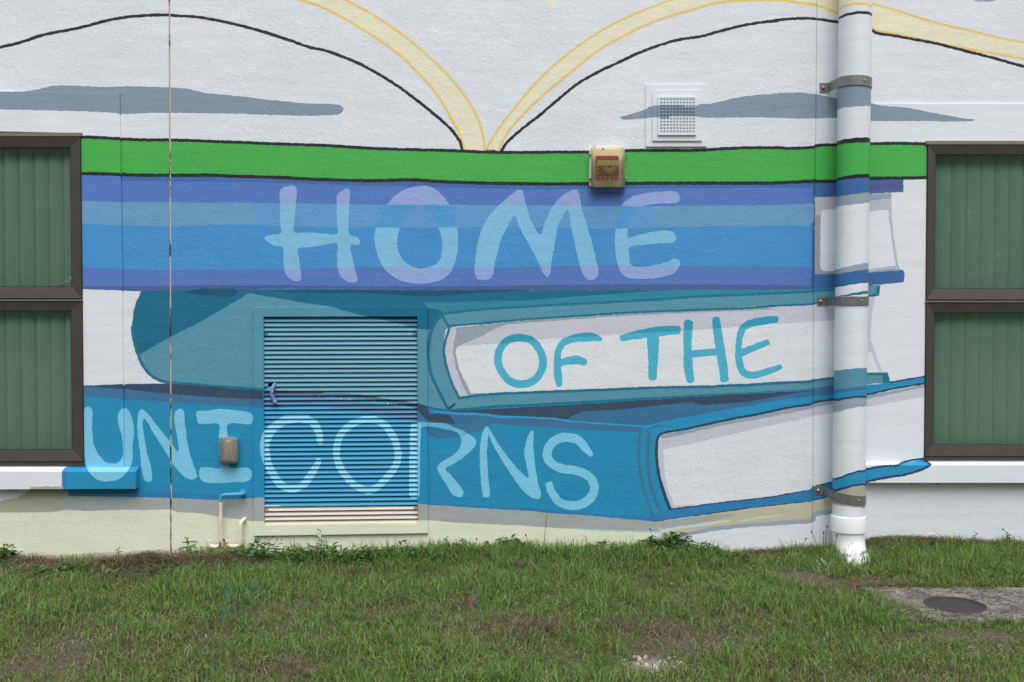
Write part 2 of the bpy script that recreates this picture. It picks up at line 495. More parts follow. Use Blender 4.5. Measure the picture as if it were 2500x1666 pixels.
A(E_BK1, 'navybar', '1800,400|636,908 805,905 1065,895 1340,875 1360,868 1372,900 1370,970 1200,990 1065,1000 805,1030 636,1040')

# ---- second book: teal, "OF THE"
A(E_BK2, 'tealm', P('0,400|1160,1046 1120,1130 1095,1220 1085,1310 1090,1420 1110,1546; 0,800|1145,260 1180,330 1240,400 1320,445 1400,462 1700,485 2160,520; 600,800|1000,600 1410,655 1500,670 1660,690; 1200,800|0,662 600,635 1200,598 2353,545; 1800,800|300,525 620,505 640,515 795,490 1000,470') + P('1800,400|1000,1000 636,1033') + bot[1:])
A(E_BK2, 'teald', '0,400|1160,1046 1400,1040 2300,1030; 600,400|1000,1032 2353,1040; 1200,400|1000,1036 2353,1036; 1200,400|1400,1040 1300,1050 1000,1070 650,1095 300,1125 0,1125; 600,400|2353,1125 1460,1140 1490,1180 1560,1190 1610,1205 1622,1235 1590,1260 1530,1350 1500,1362 1410,1355 1130,1280 1000,1255 800,1205 680,1170 480,1145 300,1110 0,1080; 0,400|2040,1062 1850,1180 1640,1300 1460,1390 1330,1460 1180,1546; 0,800|1150,222 1145,262 1110,170 1090,80 1085,0; 0,400|1090,1420 1085,1310 1095,1220 1120,1130')
A(E_BK2, 'tealdd', '0,400|1500,1046 1950,1036 1920,1080 1650,1075', True)
A(E_BK2, 'tealdd', '600,400|230,1045 800,1036 1450,1040 2353,1036 1900,1062 1450,1088 1000,1062 500,1060', True)
A(E_BK2, 'tealmed', '600,400|1460,1140 2353,1125; 1200,400|300,1125 650,1095 1000,1070 1300,1050 1420,1036 2353,1036; 1800,400|640,1036 800,1026 800,1040 640,1050 300,1065 0,1082; 1200,400|2100,1075 1700,1090 1350,1115 1000,1135 700,1150 300,1170 0,1190; 600,400|1900,1202 1630,1230 1580,1190 1490,1180')
L1 = '600,400|1615,1236 1700,1222 1900,1200 2353,1168; 1200,400|300,1172 700,1150 1000,1135 1350,1115 1700,1090 2100,1075 2353,1068; 1800,400|300,1065 600,1050 640,1045 800,1030 1000,1012'
L2 = '600,400|1665,1342 1700,1332 2000,1305 2353,1272; 1200,400|300,1276 700,1250 1000,1230 1300,1215 1700,1200 2100,1185 2353,1165; 1800,400|300,1168 610,1152 640,1146 695,1120 800,1100'
B1 = '600,800|1750,578 2017,548; 1200,800|400,530 900,512 1400,492 1800,485; 1780,900,8.404|0,350 400,340 800,308 1200,292 1640,275 1740,250 2150,195; 1800,800|1000,385'
# page block
A(E_BK2, 'white', P('600,400|1670,1342 2000,1305 2353,1272; 1200,400|700,1250 1300,1215 2353,1165; 1800,400|610,1152 695,1122 820,1120; 1800,800|820,405 795,405 640,426; 1200,800|1800,485 900,512 0,548; 600,800|1750,578 1690,480 1640,300 1626,180 1636,20'))
A(E_BK2, 'plav', '600,400|1690,1345 2353,1280; 1200,400|700,1255 1300,1222 2353,1172; 1800,400|610,1158 800,1112 800,1285 600,1300 330,1315 0,1340; 1200,400|1700,1362 1060,1400 900,1410 420,1440 0,1480; 600,400|2060,1476 1735,1502')
A(E_BK2, 'pgrey', '600,400|1725,1345 2353,1280; 1200,400|700,1258 1300,1224 2353,1174; 1800,400|0,1172 250,1165 250,1185; 1200,400|2353,1195 1500,1228 900,1262 400,1297 130,1320 0,1365; 600,400|1950,1412 1735,1500')
A(E_BK2, 'plav', '600,400|1680,1345 1728,1335 1706,1440 1700,1546; 600,800|1700,200 1728,350 1780,480 1825,562 1750,580 1690,480 1640,300 1625,150 1640,10; 600,400|1640,1420')
A(E_BK2, 'pgrey', '600,400|1724,1400 1738,1500 1730,1546; 600,800|1722,200 1747,330 1792,430 1852,540 1960,538 1990,548 1825,562 1780,480 1728,350 1700,200; 600,400|1704,1480')
# bottom cover strip and its lines
A(E_BK2, 'tealm', P(B1) + P('1800,800|1000,478; 1780,900,8.404|2150,375 1740,432 1640,440 1200,470 800,495 0,535; 1200,800|1200,598 600,635 0,662; 600,800|1660,690'))
S(E_BK2, 'tealline', B1, 22, caps=False)
S(E_BK2, 'tealline', '600,800|1660,685 2017,652; 1200,800|300,638 600,622 1200,590; 1780,900,8.404|0,535 400,515 800,495 1200,470 1640,440 1740,432 2150,375; 1800,800|900,460', 23, caps=False)
S(E_BK2, 'tealline', L1, 20, caps=False); S(E_BK2, 'tealline', L2, 18, caps=False)
S(E_BK2, 'tealline', '600,400|1605,1245 1540,1335 1508,1440 1497,1546; 600,800|1498,100 1500,260 1522,380 1562,480 1640,630 1668,690', 25)
S(E_BK2, 'tealline', '600,400|1606,1236 1640,1300 1668,1340 1645,1430 1632,1540; 600,800|1626,180 1642,300 1696,470 1752,580', 22)
S(E_BK2, 'tealdd', '600,800|1668,668 1690,648 1715,628', 20)
S(E_BK2, 'tealline', '0,400|1086,1330 1092,1420 1112,1546; 0,800|1145,255 1182,325 1242,395 1320,438 1400,450 1700,478 2160,514; 600,800|150,512 1000,592 1410,648 1500,662 1650,684', 24, caps=False)
# far ends right of the pipe
A(E_BK2, 'plav', '1800,400|1000,1095 1130,1100 1112,1180 1100,1290 1000,1290')
S(E_BK2, 'plav', '1800,400|1118,1100 1097,1200 1086,1290 1082,1400 1085,1546; 1800,800|1090,120 1130,250 1185,375', 27)
A(E_BK2, 'tealline', '1800,400|1000,1000 1175,996 1165,1085 1075,1096 1000,1096')
A(E_BK2, 'tealm', '1800,400|1000,1008 1145,1004 1143,1066 1075,1078 1000,1078')
A(E_BK2, 'tealline', '1800,800|1000,372 1235,370 1257,452 1000,470')
A(E_BK2, 'tealm', '1800,800|1000,392 1188,392 1197,455 1000,460')

# ---- third book: "UNICORNS"
BOT3 = '0,800|540,1385 1000,1390 1400,1400 1800,1417 2160,1405; 600,800|150,1393 1410,1445 1500,1455 2353,1508; 1200,1206|460,156 800,180 1200,214; 1560,1120,4.706|0,705 200,728 400,700 550,688 800,648 1000,613 1300,573 1600,538 1990,498 2010,490 2132,460; 1800,1206|780,10 900,-30'
A(E_BK3, 'ub', P('0,800|640,478 700,478 1000,465 1400,460 1700,482 2160,520; 600,800|1000,600 1410,660 1660,690; 1200,800|0,662 600,635 1200,598 2353,545; 1800,800|300,525 620,505 795,490 900,480 900,1240') + P(BOT3)[::-1] + P('0,800|540,1330 505,1330 510,1180 560,1140 640,1138'))
A(E_BK3, 'sb', '0,800|640,485 1000,500 1400,545 2160,590; 600,800|150,590 600,570 1200,640 1410,680 1500,690 2017,735; 1200,800|620,760 1240,815 1232,864 600,830 0,788; 600,800|1900,850 1750,900 1590,915 1520,870 1450,820 1410,770 1000,700 600,640 150,660; 0,800|2160,660 1400,612 1000,590 640,555')
A(E_BK3, 'ds', '0,800|640,480 1000,465 1400,460 1700,482 2160,520 2160,590 1700,570 1400,545 1000,505 700,485')
A(E_BK3, 'ds', '600,800|150,535 600,535 900,545 1160,585 1410,620 1500,650 1420,690 1380,660 1160,605 900,570 600,555 150,560')
A(E_BK3, 'ds', '860,960,4.706|752,170 870,185 870,330 840,300 770,215 752,195')
A(E_BK3, 'ds', '860,960,4.706|1100,212 1200,203; 1200,800|600,637 1200,600; 1780,900,8.404|0,540 800,500 1300,470 1700,440 1690,480 1400,515 1250,532 900,592 640,648 300,692 0,718; 1200,800|1700,645 1640,615 1400,640 1000,680 740,690 650,735 620,755; 860,960,4.706|2353,292 1900,272 1640,262 1560,246 1300,226')
A(E_BK3, 'sd', '860,960,4.706|872,200 1100,230 1300,240 1480,262 1500,300 1380,335 1330,400 1230,420 1200,455 1100,510 980,530 900,490 862,440 862,330')
A(E_BK3, 'ds', '860,960,4.706|878,262 960,244 1120,258 1150,300 1180,352 1080,346 980,338 885,325', True)
A(E_BK3, 'sd', '1200,800|615,758 740,690 1100,672 1640,613 1720,640; 1780,900,8.404|0,715 300,690 640,645 900,590 1250,530 1690,450 1740,432 2150,380 2150,530 1740,575 1640,590 1200,625 800,690 400,770 0,835; 1200,800|1700,716 1450,762 1270,805 1000,788')
A(E_BK3, 'ubc', '1200,800|1240,815 1270,803 1450,762 1700,716; 1780,900,8.404|0,835 400,770 800,690 1200,625 1640,590 1740,575 2150,530; 1800,800|900,490 900,560; 1780,900,8.404|2150,630 1740,700 1300,790 700,915 0,1045; 1200,800|1900,770 1600,832 1378,888 1352,1000 1300,880 1240,864')
S(E_BK3, 'ln', '860,960,4.706|890,218 1000,220 1200,236 1400,240 1560,252 1680,272 1900,276 2353,300; 1200,800|600,765 1000,795 1240,812 1300,808', [8, 16, 18, 18, 17, 14, 14, 13, 12, 12, 10, 10])
S(E_BK3, 'sb', '1200,800|1232,868 1330,820 1400,800', 12)
A(E_BK3, 'sb2', P('0,800|530,1338 1100,1350 1400,1345 1800,1375 2160,1390; 600,800|150,1392 1410,1440 1500,1445 2353,1480; 1200,1206|500,130 900,172 1280,180 1330,170 1450,140 1700,115; 1200,1206|1700,190 1500,212 1350,232 1200,214 800,180 460,156; 600,800|2353,1508 1500,1455 150,1393; 0,800|2160,1405 1800,1417 1400,1400 1000,1390 540,1385'))
S(E_BK3, 'sb', '1200,800|1222,868 1207,1000 1216,1150 1250,1330 1300,1480 1345,1600', 24)
S(E_BK3, 'sb', '1200,800|1292,862 1283,1000 1286,1150 1310,1300 1350,1430 1390,1510', 27)
A(E_BK3, 'white', '1200,800|1375,888 1600,834; 1780,900,8.404|0,1045 400,975 700,915 1000,850 1300,790 1500,765 1700,722 1750,698 2150,630; 1800,800|900,560 900,1235; 1560,1120,4.706|2220,275 2010,335 1980,362 1800,395 1500,450 1240,480 1000,505 700,545 500,570; 1200,800|1470,1500 1420,1370 1375,1220 1358,1100 1355,980')
A(E_BK3, 'plav', '1200,800|1375,888 1600,834; 1780,900,8.404|0,1045 400,975 700,915 1000,850 1300,790 1500,765 1700,722 1750,698 2150,630; 1800,800|900,560 900,685; 1780,900,8.404|2150,905 1740,970 1700,985 1300,1080 900,1160 400,1275 0,1370; 1200,800|1650,952 1410,1000 1415,1150 1440,1300 1497,1462 1640,1452 1700,1462 1470,1500 1420,1370 1375,1220 1358,1100')
A(E_BK3, 'pgrey', '1200,800|1385,890 1600,836; 1780,900,8.404|0,1045 400,975 700,915 1000,850 1300,790 1500,765 1700,722 1750,698 2150,630; 1800,800|900,562 900,590; 1780,900,8.404|2150,720 1740,800 1640,835 1200,920 800,1010 400,1075 0,1140; 1200,800|1500,895 1392,912')
S(E_BK3, 'navy', '1200,800|1470,1500 1420,1370 1375,1220 1358,1100 1355,980 1376,886 1600,832; 1780,900,8.404|0,1045 400,975 700,915 1000,850 1300,790 1500,765 1700,722 1750,698 2150,630; 1800,800|900,556', [30, 28, 24, 24, 24, 18] + [18] * 11)
S(E_BK3, 'navy', '1560,1120,4.706|355,590 500,572 700,545 1000,505 1240,480 1500,450 1800,395 1985,362 2010,335 2220,275; 1800,800|900,1235', 20, caps=False)
A(E_BK3, 'sb2', '1560,1120,4.706|355,590 500,572 700,545 1000,505 1240,480 1500,450 1800,395 1985,362 2010,335 2220,275 2220,430 2010,487 1990,495 1600,535 1300,570 1000,610 800,645 550,685 400,695 200,725 150,680')
S(E_BK3, 'navy', '1560,1120,4.706|200,726 400,697 550,685 800,645 1000,610 1300,570 1600,535 1990,495 2010,487 2132,458', [4, 12, 22, 17, 16, 16, 16, 16, 20, 20], caps=False)
# right of the pipe
A(E_BK3, 'ubc', '1800,800|1000,478 1255,452 1560,400 1560,452 1300,500 1055,552 1000,562')
S(E_BK3, 'navy', '1800,800|1250,452 1400,425 1560,398', 14)
A(E_BK3, 'plav', '1800,800|1000,572 1055,560 1560,465 1560,560 1055,656 1000,668')
A(E_BK3, 'pgrey', '1800,800|1000,572 1055,560 1560,465 1560,485 1055,590 1000,602')
S(E_BK3, 'navy', '1800,800|1000,562 1055,552 1300,500 1560,455', 15)
A(E_BK3, 'ubc', '1800,800|1000,1180 1045,1165 1190,1135 1330,1122 1525,1080 1585,1125 1560,1150 1380,1210 1045,1272 1000,1280')
S(E_BK3, 'navy', '1800,800|1000,1178 1045,1168 1200,1138 1320,1130 1350,1112 1525,1080 1560,1105 1585,1126', 18)
S(E_BK3, 'navy', '1800,800|1000,1280 1045,1270 1200,1235 1390,1205 1540,1155 1585,1127', 20)

# ---- lowest book: grey, cream and tan
A(E_BK4, 'lower', P('0,1206|-700,150 0,150 400,150 530,130 700,130 1000,125 1385,120 1450,140 1640,150 1900,190 2160,215; 600,1206|1410,215 1500,205 1700,225 2353,255; 1200,1206|450,265 680,285 1000,295 1385,300 1385,700') + [(1612, 1500), (-700, 1500)])
A(E_BK4, 'tan', '0,1206|-700,80 0,60 150,25 250,-30 250,-60 560,-60 560,130 400,152 0,152 -700,152')
A(E_BK4, 'grey', P('0,800|526,1378 540,1385 1000,1390 1400,1400 1800,1417 2160,1405; 600,800|150,1393 1410,1445 1500,1455 2353,1508; 1200,1206|460,156 800,180 1200,214 1350,232 1450,220 1400,320 1000,302 680,290 450,275 0,252; 600,1206|2353,265 1700,235 1500,215 1410,220; 0,1206|2160,222 2080,225 1900,202 1780,186 1640,160 1450,150 1385,128 1000,132 700,140 530,130'))
A(E_BK4, 'tan2', '1200,1206|1385,312 1345,232; 1560,1120,4.706|400,692 800,640 1300,568 1990,492 2010,484 2132,455; 1800,1206|900,-10 900,130; 1560,1120,4.706|2215,610 2015,650 2000,705 1500,750 900,805 500,880; 1200,1206|1468,362 1462,420 1462,520 1375,520 1365,340')
A(E_BK4, 'grey', '1200,1206|1340,235 1500,214 1900,165 2000,170 1800,235 1400,290')
S(E_BK4, 'creamline', '1200,1206|1340,330 1400,310 1600,272 1830,235 1950,222', 18)
S(E_BK4, 'cyanline', '1560,1120,4.706|225,1050 228,970 235,890 290,830 420,797 600,775 860,752', [22, 22, 20, 18, 20, 20, 8])
S(E_BK4, 'cyanline', '1560,1120,4.706|1150,716 1280,700 1400,675 1500,668 1700,645', [5, 12, 14, 8, 3])
S(E_BK4, 'cyanline', '1200,1206|690,290 850,302 1100,310 1380,318', 14)
A(E_BK4, 'white', P('1560,1120,4.706|350,930 500,885 700,840 900,810 1200,775 1500,755 1800,730 2000,710 2015,655 2215,615; 1800,1206|1000,120') + [(2110, 1500), (1635, 1500)])
S(E_BK4, 'bluegrey', '1560,1120,4.706|360,915 500,880 700,838 900,805 1200,772 1500,750 1800,727 2000,705 2015,650 2215,610', [18, 30, 32, 32, 32, 34, 34, 36, 40, 40], caps=False)

# ---- soil splash and bare strip along the ground
A('stain', 'soil', P('0,1206|300,520 500,505 700,492 800,485 900,480 1050,478 1150,465 1250,462 1385,470 1385,700 250,700'), True, amp=1.5)
A('stain', 'soil', P('0,1206|1420,470 1520,455 1560,480 1680,440 1720,430 1830,400 1900,440 1980,470 2000,560 1420,560'), True, amp=1.5)
A('stain', 'soil2', P('1800,1206|1010,372 1100,365 1300,372 1600,378 1900,392 2353,405 3000,410 3000,560 1010,560'), False, amp=1.5)
A('stain', 'soil2', P('1800,1206|-200,500 100,490 300,468 600,440 780,430 790,560 -200,560'), False, amp=1.5)
for _ in range(26):        # black mildew under the lower edge of the grille and below the right sill
    x_, y_ = (random.uniform(620, 700), 1311 + abs(random.gauss(0, 5))) if _ < 20 else (random.choice((2127, 2180, 2222, 2290, 2330, 2410)) + random.uniform(-4, 4), 1181 + abs(random.gauss(0, 2)))
    A('mildew', 'mildew', [(x_ + random.uniform(.8, 2.2) * math.cos(q), y_ + random.uniform(.8, 2.6) * math.sin(q)) for q in np.linspace(0, 6.28, 7)[:-1]], amp=.3)

for _ in range(170):       # mud splashed up from the ground
    x_ = random.choice((random.uniform(0, 620), random.uniform(1000, 1600), random.uniform(1640, 1985), random.uniform(2125, 2500)))
    g_ = float(np.interp(x_, [0, 200, 400, 600, 900, 1500, 1700, 1985, 2125, 2500], [1364, 1376, 1360, 1354, 1350, 1347, 1352, 1342, 1326, 1328]))
    y_ = g_ - abs(random.gauss(0, 13)) - 2
    r_ = random.uniform(.9, 2.6)
    A('splash', 'soil' if x_ < 1620 else 'soil2', [(x_ + r_ * 1.3 * math.cos(q) * random.uniform(.7, 1.2), y_ + r_ * math.sin(q)) for q in np.linspace(0, 6.28, 8)[:-1]], amp=.3)
# ---- band over the stack
A('band', 'green', [tuple(p) for p in crom(P(GT), False, 10)] + [tuple(p) for p in crom(P(GB), False, 10)][::-1])
S('band', 'black', GT, 26, caps=False); S('band', 'black', GB, 28, caps=False)
# the white right of the books under the band
# ---- lettering
H1 = {'peri': 'lav', 'peri2': 'lav', 'navystripe': 'lav', 'steel': 'lcyan', 'steelgrey': 'lcyan', 'blue': 'lcyan', 'slate': 'slate', '*': 'lcyan'}
H2 = dict(H1, steel='lmid', steelgrey='lmid')
A('b1:H', H1, '600,400|285,210 340,185 390,180 415,195 418,240 410,330 400,450 400,562 500,565 650,575 750,575 745,450 748,330 750,260 790,220 835,200 853,225 850,330 845,420 855,585 920,605 943,650 920,672 862,668 880,790 900,880 918,960 905,975 830,965 775,920 755,850 750,760 750,655 640,668 540,685 435,695 440,800 452,880 457,940 440,965 370,950 325,900 310,800 300,680 250,675 190,650 150,615 165,595 220,580 285,570 278,450 282,330', True)
A('b1:O', H2, '600,400|1420,183 1530,195 1620,270 1690,370 1735,520 1742,640 1725,780 1680,890 1600,955 1480,982 1350,980 1220,935 1130,850 1075,730 1055,610 1070,520 1110,420 1180,310 1280,225', True,
  hole='600,400|1410,345 1330,400 1285,490 1255,560 1240,650 1255,730 1300,800 1370,848 1450,858 1540,835 1595,780 1612,680 1600,580 1560,480 1490,395')
A('b1:M', H1, '1200,400|-137,900 -132,780 -112,650 -67,510 3,400 83,320 163,255 223,212 250,215 270,280 300,400 340,500 398,580 440,480 500,360 560,280 640,225 700,212 718,240 735,340 780,500 820,630 855,780 878,880 870,930 830,955 780,945 740,880 710,780 680,640 650,500 622,375 580,440 545,510 520,650 495,780 480,900 460,935 420,890 370,780 300,650 230,520 190,425 140,500 80,620 40,760 20,860 15,910 -5,945 -60,955 -120,945', True)
A('b1:E', H2, '1200,400|1545,275 1530,240 1480,228 1380,230 1250,245 1140,280 1075,330 1035,420 1015,560 1015,700 1035,820 1065,900 1120,935 1250,945 1400,930 1500,895 1545,830 1535,785 1500,780 1430,810 1340,832 1150,835 1130,740 1128,690 1250,665 1400,650 1490,645 1518,620 1500,570 1440,550 1350,555 1220,580 1120,605 1120,530 1150,420 1210,358 1300,335 1420,325 1510,322 1540,310', True)
T2 = {'plav': 'let2d', 'pgrey': 'let2d', '*': 'let2'}
S('b2:O', T2, '1200,800|235,84 330,108 392,180 422,270 405,360 340,440 240,466 150,438 82,360 52,270 70,180 130,108', 64, closed=True)
S('b2:F', T2, '1200,800|893,98 850,82 750,80 650,97 585,130 550,185 540,280 543,370 550,430 556,470', [40, 76, 72, 64, 60, 52, 56, 62, 68, 52])
S('b2:F', T2, '1200,800|540,298 620,275 700,268 765,284', [60, 62, 76, 58])
S('b2:T', T2, '1200,800|1070,88 1150,70 1300,42 1450,24 1530,20', [54, 70, 78, 82, 70])
S('b2:T', T2, '1200,800|1324,50 1326,200 1324,330 1322,415', [108, 88, 78, 66])
S('b2:H', T2, '1200,800|1618,-40 1608,100 1612,250 1618,350 1632,435', [74, 72, 68, 78, 66])
S('b2:H', T2, '1200,800|1843,-66 1862,80 1886,230 1905,350 1912,430', [66, 72, 74, 78, 68])
S('b2:H', T2, '1200,800|1630,218 1750,208 1880,200', 58)
S('b2:E', T2, '1800,400|320,1278 250,1284 130,1306 50,1345 25,1400 15,1530; 1800,800|10,180 18,290 52,370 120,392 230,368 352,322', [56, 68, 66, 60, 54, 50, 56, 62, 60, 56, 54, 46])
S('b2:E', T2, '1800,800|25,215 130,168 248,122', [60, 56, 50])
U3 = {'sb': 'ulow', 'ds': 'ulow', 'sd': 'ulow', '*': 'ul'}
A('b3:U', U3, '0,800|700,655 735,650 755,670 755,850 770,960 820,1060 880,1110 950,1115 1000,1075 1012,1010 1000,900 970,780 968,720 990,670 1040,660 1065,690 1090,780 1100,870 1090,960 1085,1100 1040,1190 970,1245 880,1265 800,1250 740,1200 705,1130 690,1000 688,800', True)
A('b3:N', U3, '0,800|1130,740 1140,690 1165,665 1190,685 1240,740 1310,830 1390,930 1460,1020 1468,1000 1445,850 1430,750 1440,690 1480,665 1505,680 1520,800 1540,950 1570,1080 1610,1190 1615,1235 1580,1248 1520,1230 1450,1160 1395,1080 1320,960 1250,850 1182,745 1172,790 1185,900 1205,1020 1235,1130 1250,1220 1240,1265 1200,1268 1170,1210 1155,1080 1140,950 1128,830', True)
A('b3:I', U3, '0,800|1615,690 1690,685 1800,668 1920,680 2040,695 2068,710 2080,760 2065,790 1980,790 1870,795 1868,900 1880,1050 1890,1150 1960,1155 2030,1150 2065,1175 2068,1230 2040,1258 1950,1268 1800,1275 1690,1272 1650,1250 1635,1180 1645,1150 1720,1148 1810,1155 1800,1050 1795,900 1795,795 1700,790 1630,785', True)
S('b3:C', U3, '600,800|610,940 600,860 540,770 440,745 330,760 225,825 165,910 155,1000 178,1100 222,1200 290,1290 370,1322 470,1290 540,1200 592,1110 597,1085', [50, 66, 62, 66, 70, 74, 82, 78, 74, 66, 64, 62, 64, 64, 60, 40])
S('b3:O', U3, '600,800|1030,755 1130,790 1200,880 1240,970 1250,1060 1220,1150 1150,1240 1060,1320 980,1335 880,1280 800,1190 755,1090 745,990 780,880 860,800 950,760', 58, closed=True)
S('b3:R', U3, '600,800|1395,815 1388,1000 1386,1200 1384,1375', [88, 86, 84, 84])
A('b3:R', U3, '600,800|1400,780 1500,777 1640,792 1760,838 1840,880 1890,930 1870,990 1790,1060 1720,1110 1640,1160 1700,1230 1790,1360 1770,1390 1710,1380 1640,1280 1570,1150 1600,1110 1700,1050 1760,980 1765,900 1730,860 1620,830 1500,812 1400,822', True)
A('b3:N', U3, '1200,800|-67,850 -42,812 -7,850 53,950 133,1060 223,1170 303,1235 285,1130 270,1020 290,920 325,848 340,850 345,1000 360,1150 385,1290 405,1350 400,1400 350,1405 270,1350 170,1220 80,1080 20,980 -25,880 -35,960 -35,1100 -25,1250 -12,1350 -25,1392 -60,1395 -80,1330 -90,1200 -97,1060 -90,950', True)
S('b3:S', U3, '1200,800|815,1045 780,1000 720,932 650,905 570,905 500,945 460,1010 460,1070 500,1120 580,1158 680,1172 770,1202 830,1260 845,1330 810,1400 740,1450 650,1462 570,1440 510,1380 482,1320 472,1285', [44, 64, 72, 74, 76, 74, 72, 72, 70, 70, 70, 72, 72, 74, 74, 76, 74, 70, 66, 66, 60])

# ------------------------------------------------------------ queries
def inside(ring, pts):
    """winding-number test, pts (n,2)"""
    x0, y0 = ring.min(0); x1, y1 = ring.max(0)
    res = np.zeros(len(pts), bool)
    idx = np.nonzero((pts[:, 0] >= x0) & (pts[:, 0] <= x1) & (pts[:, 1] >= y0) & (pts[:, 1] <= y1))[0]
    if not len(idx): return res
    a, b = ring, np.roll(ring, -1, 0)
    for s in range(0, len(idx), 4000):
        ii = idx[s:s + 4000]
        px, py = pts[ii, 0][:, None], pts[ii, 1][:, None]
        up = (a[:, 1] <= py) & (b[:, 1] > py)
        dn = (a[:, 1] > py) & (b[:, 1] <= py)
        cr = (b[:, 0] - a[:, 0]) * (py - a[:, 1]) - (px - a[:, 0]) * (b[:, 1] - a[:, 1])
        w = (up & (cr > 0)).sum(1) - (dn & (cr < 0)).sum(1)
        res[ii] = w != 0
    return res

def paint_at(pts):
    """-> (colour index, layer index) for tracing coordinates"""
    pts = np.asarray(pts, float)
    ci = np.full(len(pts), KID['white']); li = np.full(len(pts), -1)
    for k, (el, col, ring, hole) in enumerate(LAYERS):
        m = inside(ring, pts)
        if hole is not None: m &= ~inside(hole, pts)
        if not m.any(): continue
        if isinstance(col, dict):
            new = np.full(len(pts), KID[col['*']])
            done = np.array(['%' in '' for _ in range(1)])
            for u, c in col.items():
                if u != '*': new[ci == KID[u]] = KID[c]
            letters = [KID[c] for c in set(col.values())]
            keep = np.isin(ci, letters)
            new[keep] = ci[keep]
            ci[m] = new[m]
        else:
            ci[m] = KID[col]
        li[m] = k
    return ci, li

def painted_quad(mb, tl, tr, br, bl, rows, step=1.5, override=None, m=0):
    """flat quad (3-D corners) cut into rows and colour runs, painted with the mural as it falls on it"""
    tl, tr, br, bl = map(Vector, (tl, tr, br, bl))
    w = PJ([tl, tr]); n = max(2, int(abs(w[1, 0] - w[0, 0]) / step))
    us = (np.arange(n) + .5) / n
    cen, idx = [], []
    for r in range(rows):
        v = (r + .5) / rows
        L_ = tl.lerp(bl, v); R_ = tr.lerp(br, v)
        cen.append(np.array(L_)[None] + us[:, None] * (np.array(R_) - np.array(L_))[None])
    ci, _ = paint_at(PJ(np.concatenate(cen)))
    if override: ci = override(PJ(np.concatenate(cen)), ci)
    ci = ci.reshape(rows, n)
    for r in range(rows):
        a0, b0 = tl.lerp(bl, r / rows), tr.lerp(br, r / rows)
        a1, b1 = tl.lerp(bl, (r + 1) / rows), tr.lerp(br, (r + 1) / rows)
        s = 0
        for k in range(1, n + 1):
            if k == n or ci[r, k] != ci[r, s]:
                mb.add([a0.lerp(b0, s / n), a0.lerp(b0, k / n), a1.lerp(b1, k / n), a1.lerp(b1, s / n)], [(3, 2, 1, 0)], tuple(ALB_ARR[ci[r, s]]), m)
                s = k

# ------------------------------------------------------------ wall: cut by the outlines of the paint, render bands and openings
OUT = [(-900, -800), (3400, -800), (3400, 1480), (-900, 1480)]
WIN_L = [(-520, 311), (198.5, 325), (206.5, 1138), (-520, 1138)]
WIN_R = [(2262.5, 345), (3020, 343), (3020, 1127), (2255, 1124.5)]
FRAME = [(619, 751.5), (1043, 750), (1044.7, 1302), (620, 1308.5)]
LOUV = [(643, 773.5), (1019, 773), (1020, 1278), (645, 1283)]
JOINT = [(409.6, -800), (413.6, -800), (419.7, 1400), (415.7, 1400)]
TRIM_L = [(-900, 216), (0, 223), (291.5, 229), (293, 333), (298.4, 700), (301, 978), (302.3, 1150), (-900, 1150)]
TRIM_R = [(1997.5, -800), (2135, -800), (2133, 0), (2130, 253), (3400, 257), (3400, 1140), (2124, 1140), (2123, 1480), (1983, 1480), (1985.9, 1170), (1987.4, 700), (1990.4, 460), (1993.4, 300), (1995.7, 0)]
D_TRIM, D_FRAME = -0.010, -0.016
zone_polys = {k: dense(v, True, 40) for k, v in dict(OUT=OUT, WL=WIN_L, WR=WIN_R, FR=FRAME, LO=LOUV, JO=JOINT, TL=TRIM_L, TR=TRIM_R).items()}

cv, ce = [], []
def add_ring(r):
    b = len(cv)
    cv.extend(Vector((float(x), float(y))) for x, y in r)
    n = len(r)
    ce.extend((b + i, b + (i + 1) % n) for i in range(n))
for r in zone_polys.values(): add_ring(r)
for el, col, ring, hole in LAYERS:
    rr = ring.copy(); rr[:, 0] = np.clip(rr[:, 0], -880, 3380); rr[:, 1] = np.clip(rr[:, 1], -780, 1470)
    add_ring(rr)
    if hole is not None: add_ring(hole)
ov, oe, of_, *_ = delaunay_2d_cdt(cv, ce, [], 0, 1e-3, False)
V2 = np.array([(v.x, v.y) for v in ov])
T3 = np.array([f for f in of_ if len(f) == 3])
ar = (V2[T3[:, 1], 0] - V2[T3[:, 0], 0]) * (V2[T3[:, 2], 1] - V2[T3[:, 0], 1]) - (V2[T3[:, 2], 0] - V2[T3[:, 0], 0]) * (V2[T3[:, 1], 1] - V2[T3[:, 0], 1])
T3 = T3[np.abs(ar) > 1e-4]; ar = ar[np.abs(ar) > 1e-4]
T3[ar < 0] = T3[ar < 0][:, ::-1]           # same winding (tracing y points down -> faces towards the viewer)
CEN = V2[T3].mean(1)
zone = np.where(inside(zone_polys['OUT'], CEN), 1, 0)
for k, z in (('TL', 2), ('TR', 3), ('FR', 4)):
    zone[inside(zone_polys[k], CEN) & (zone > 0)] = z
for k in ('WL', 'WR', 'LO', 'JO'):
    zone[inside(zone_polys[k], CEN)] = 0
CI, LI = paint_at(CEN)
ELEM = np.array([e[0] for e in LAYERS] + ['base'], dtype=object)[LI]
print('wall triangles', len(T3))
ZD = {1: 0.0, 2: D_TRIM, 3: D_TRIM, 4: D_FRAME}

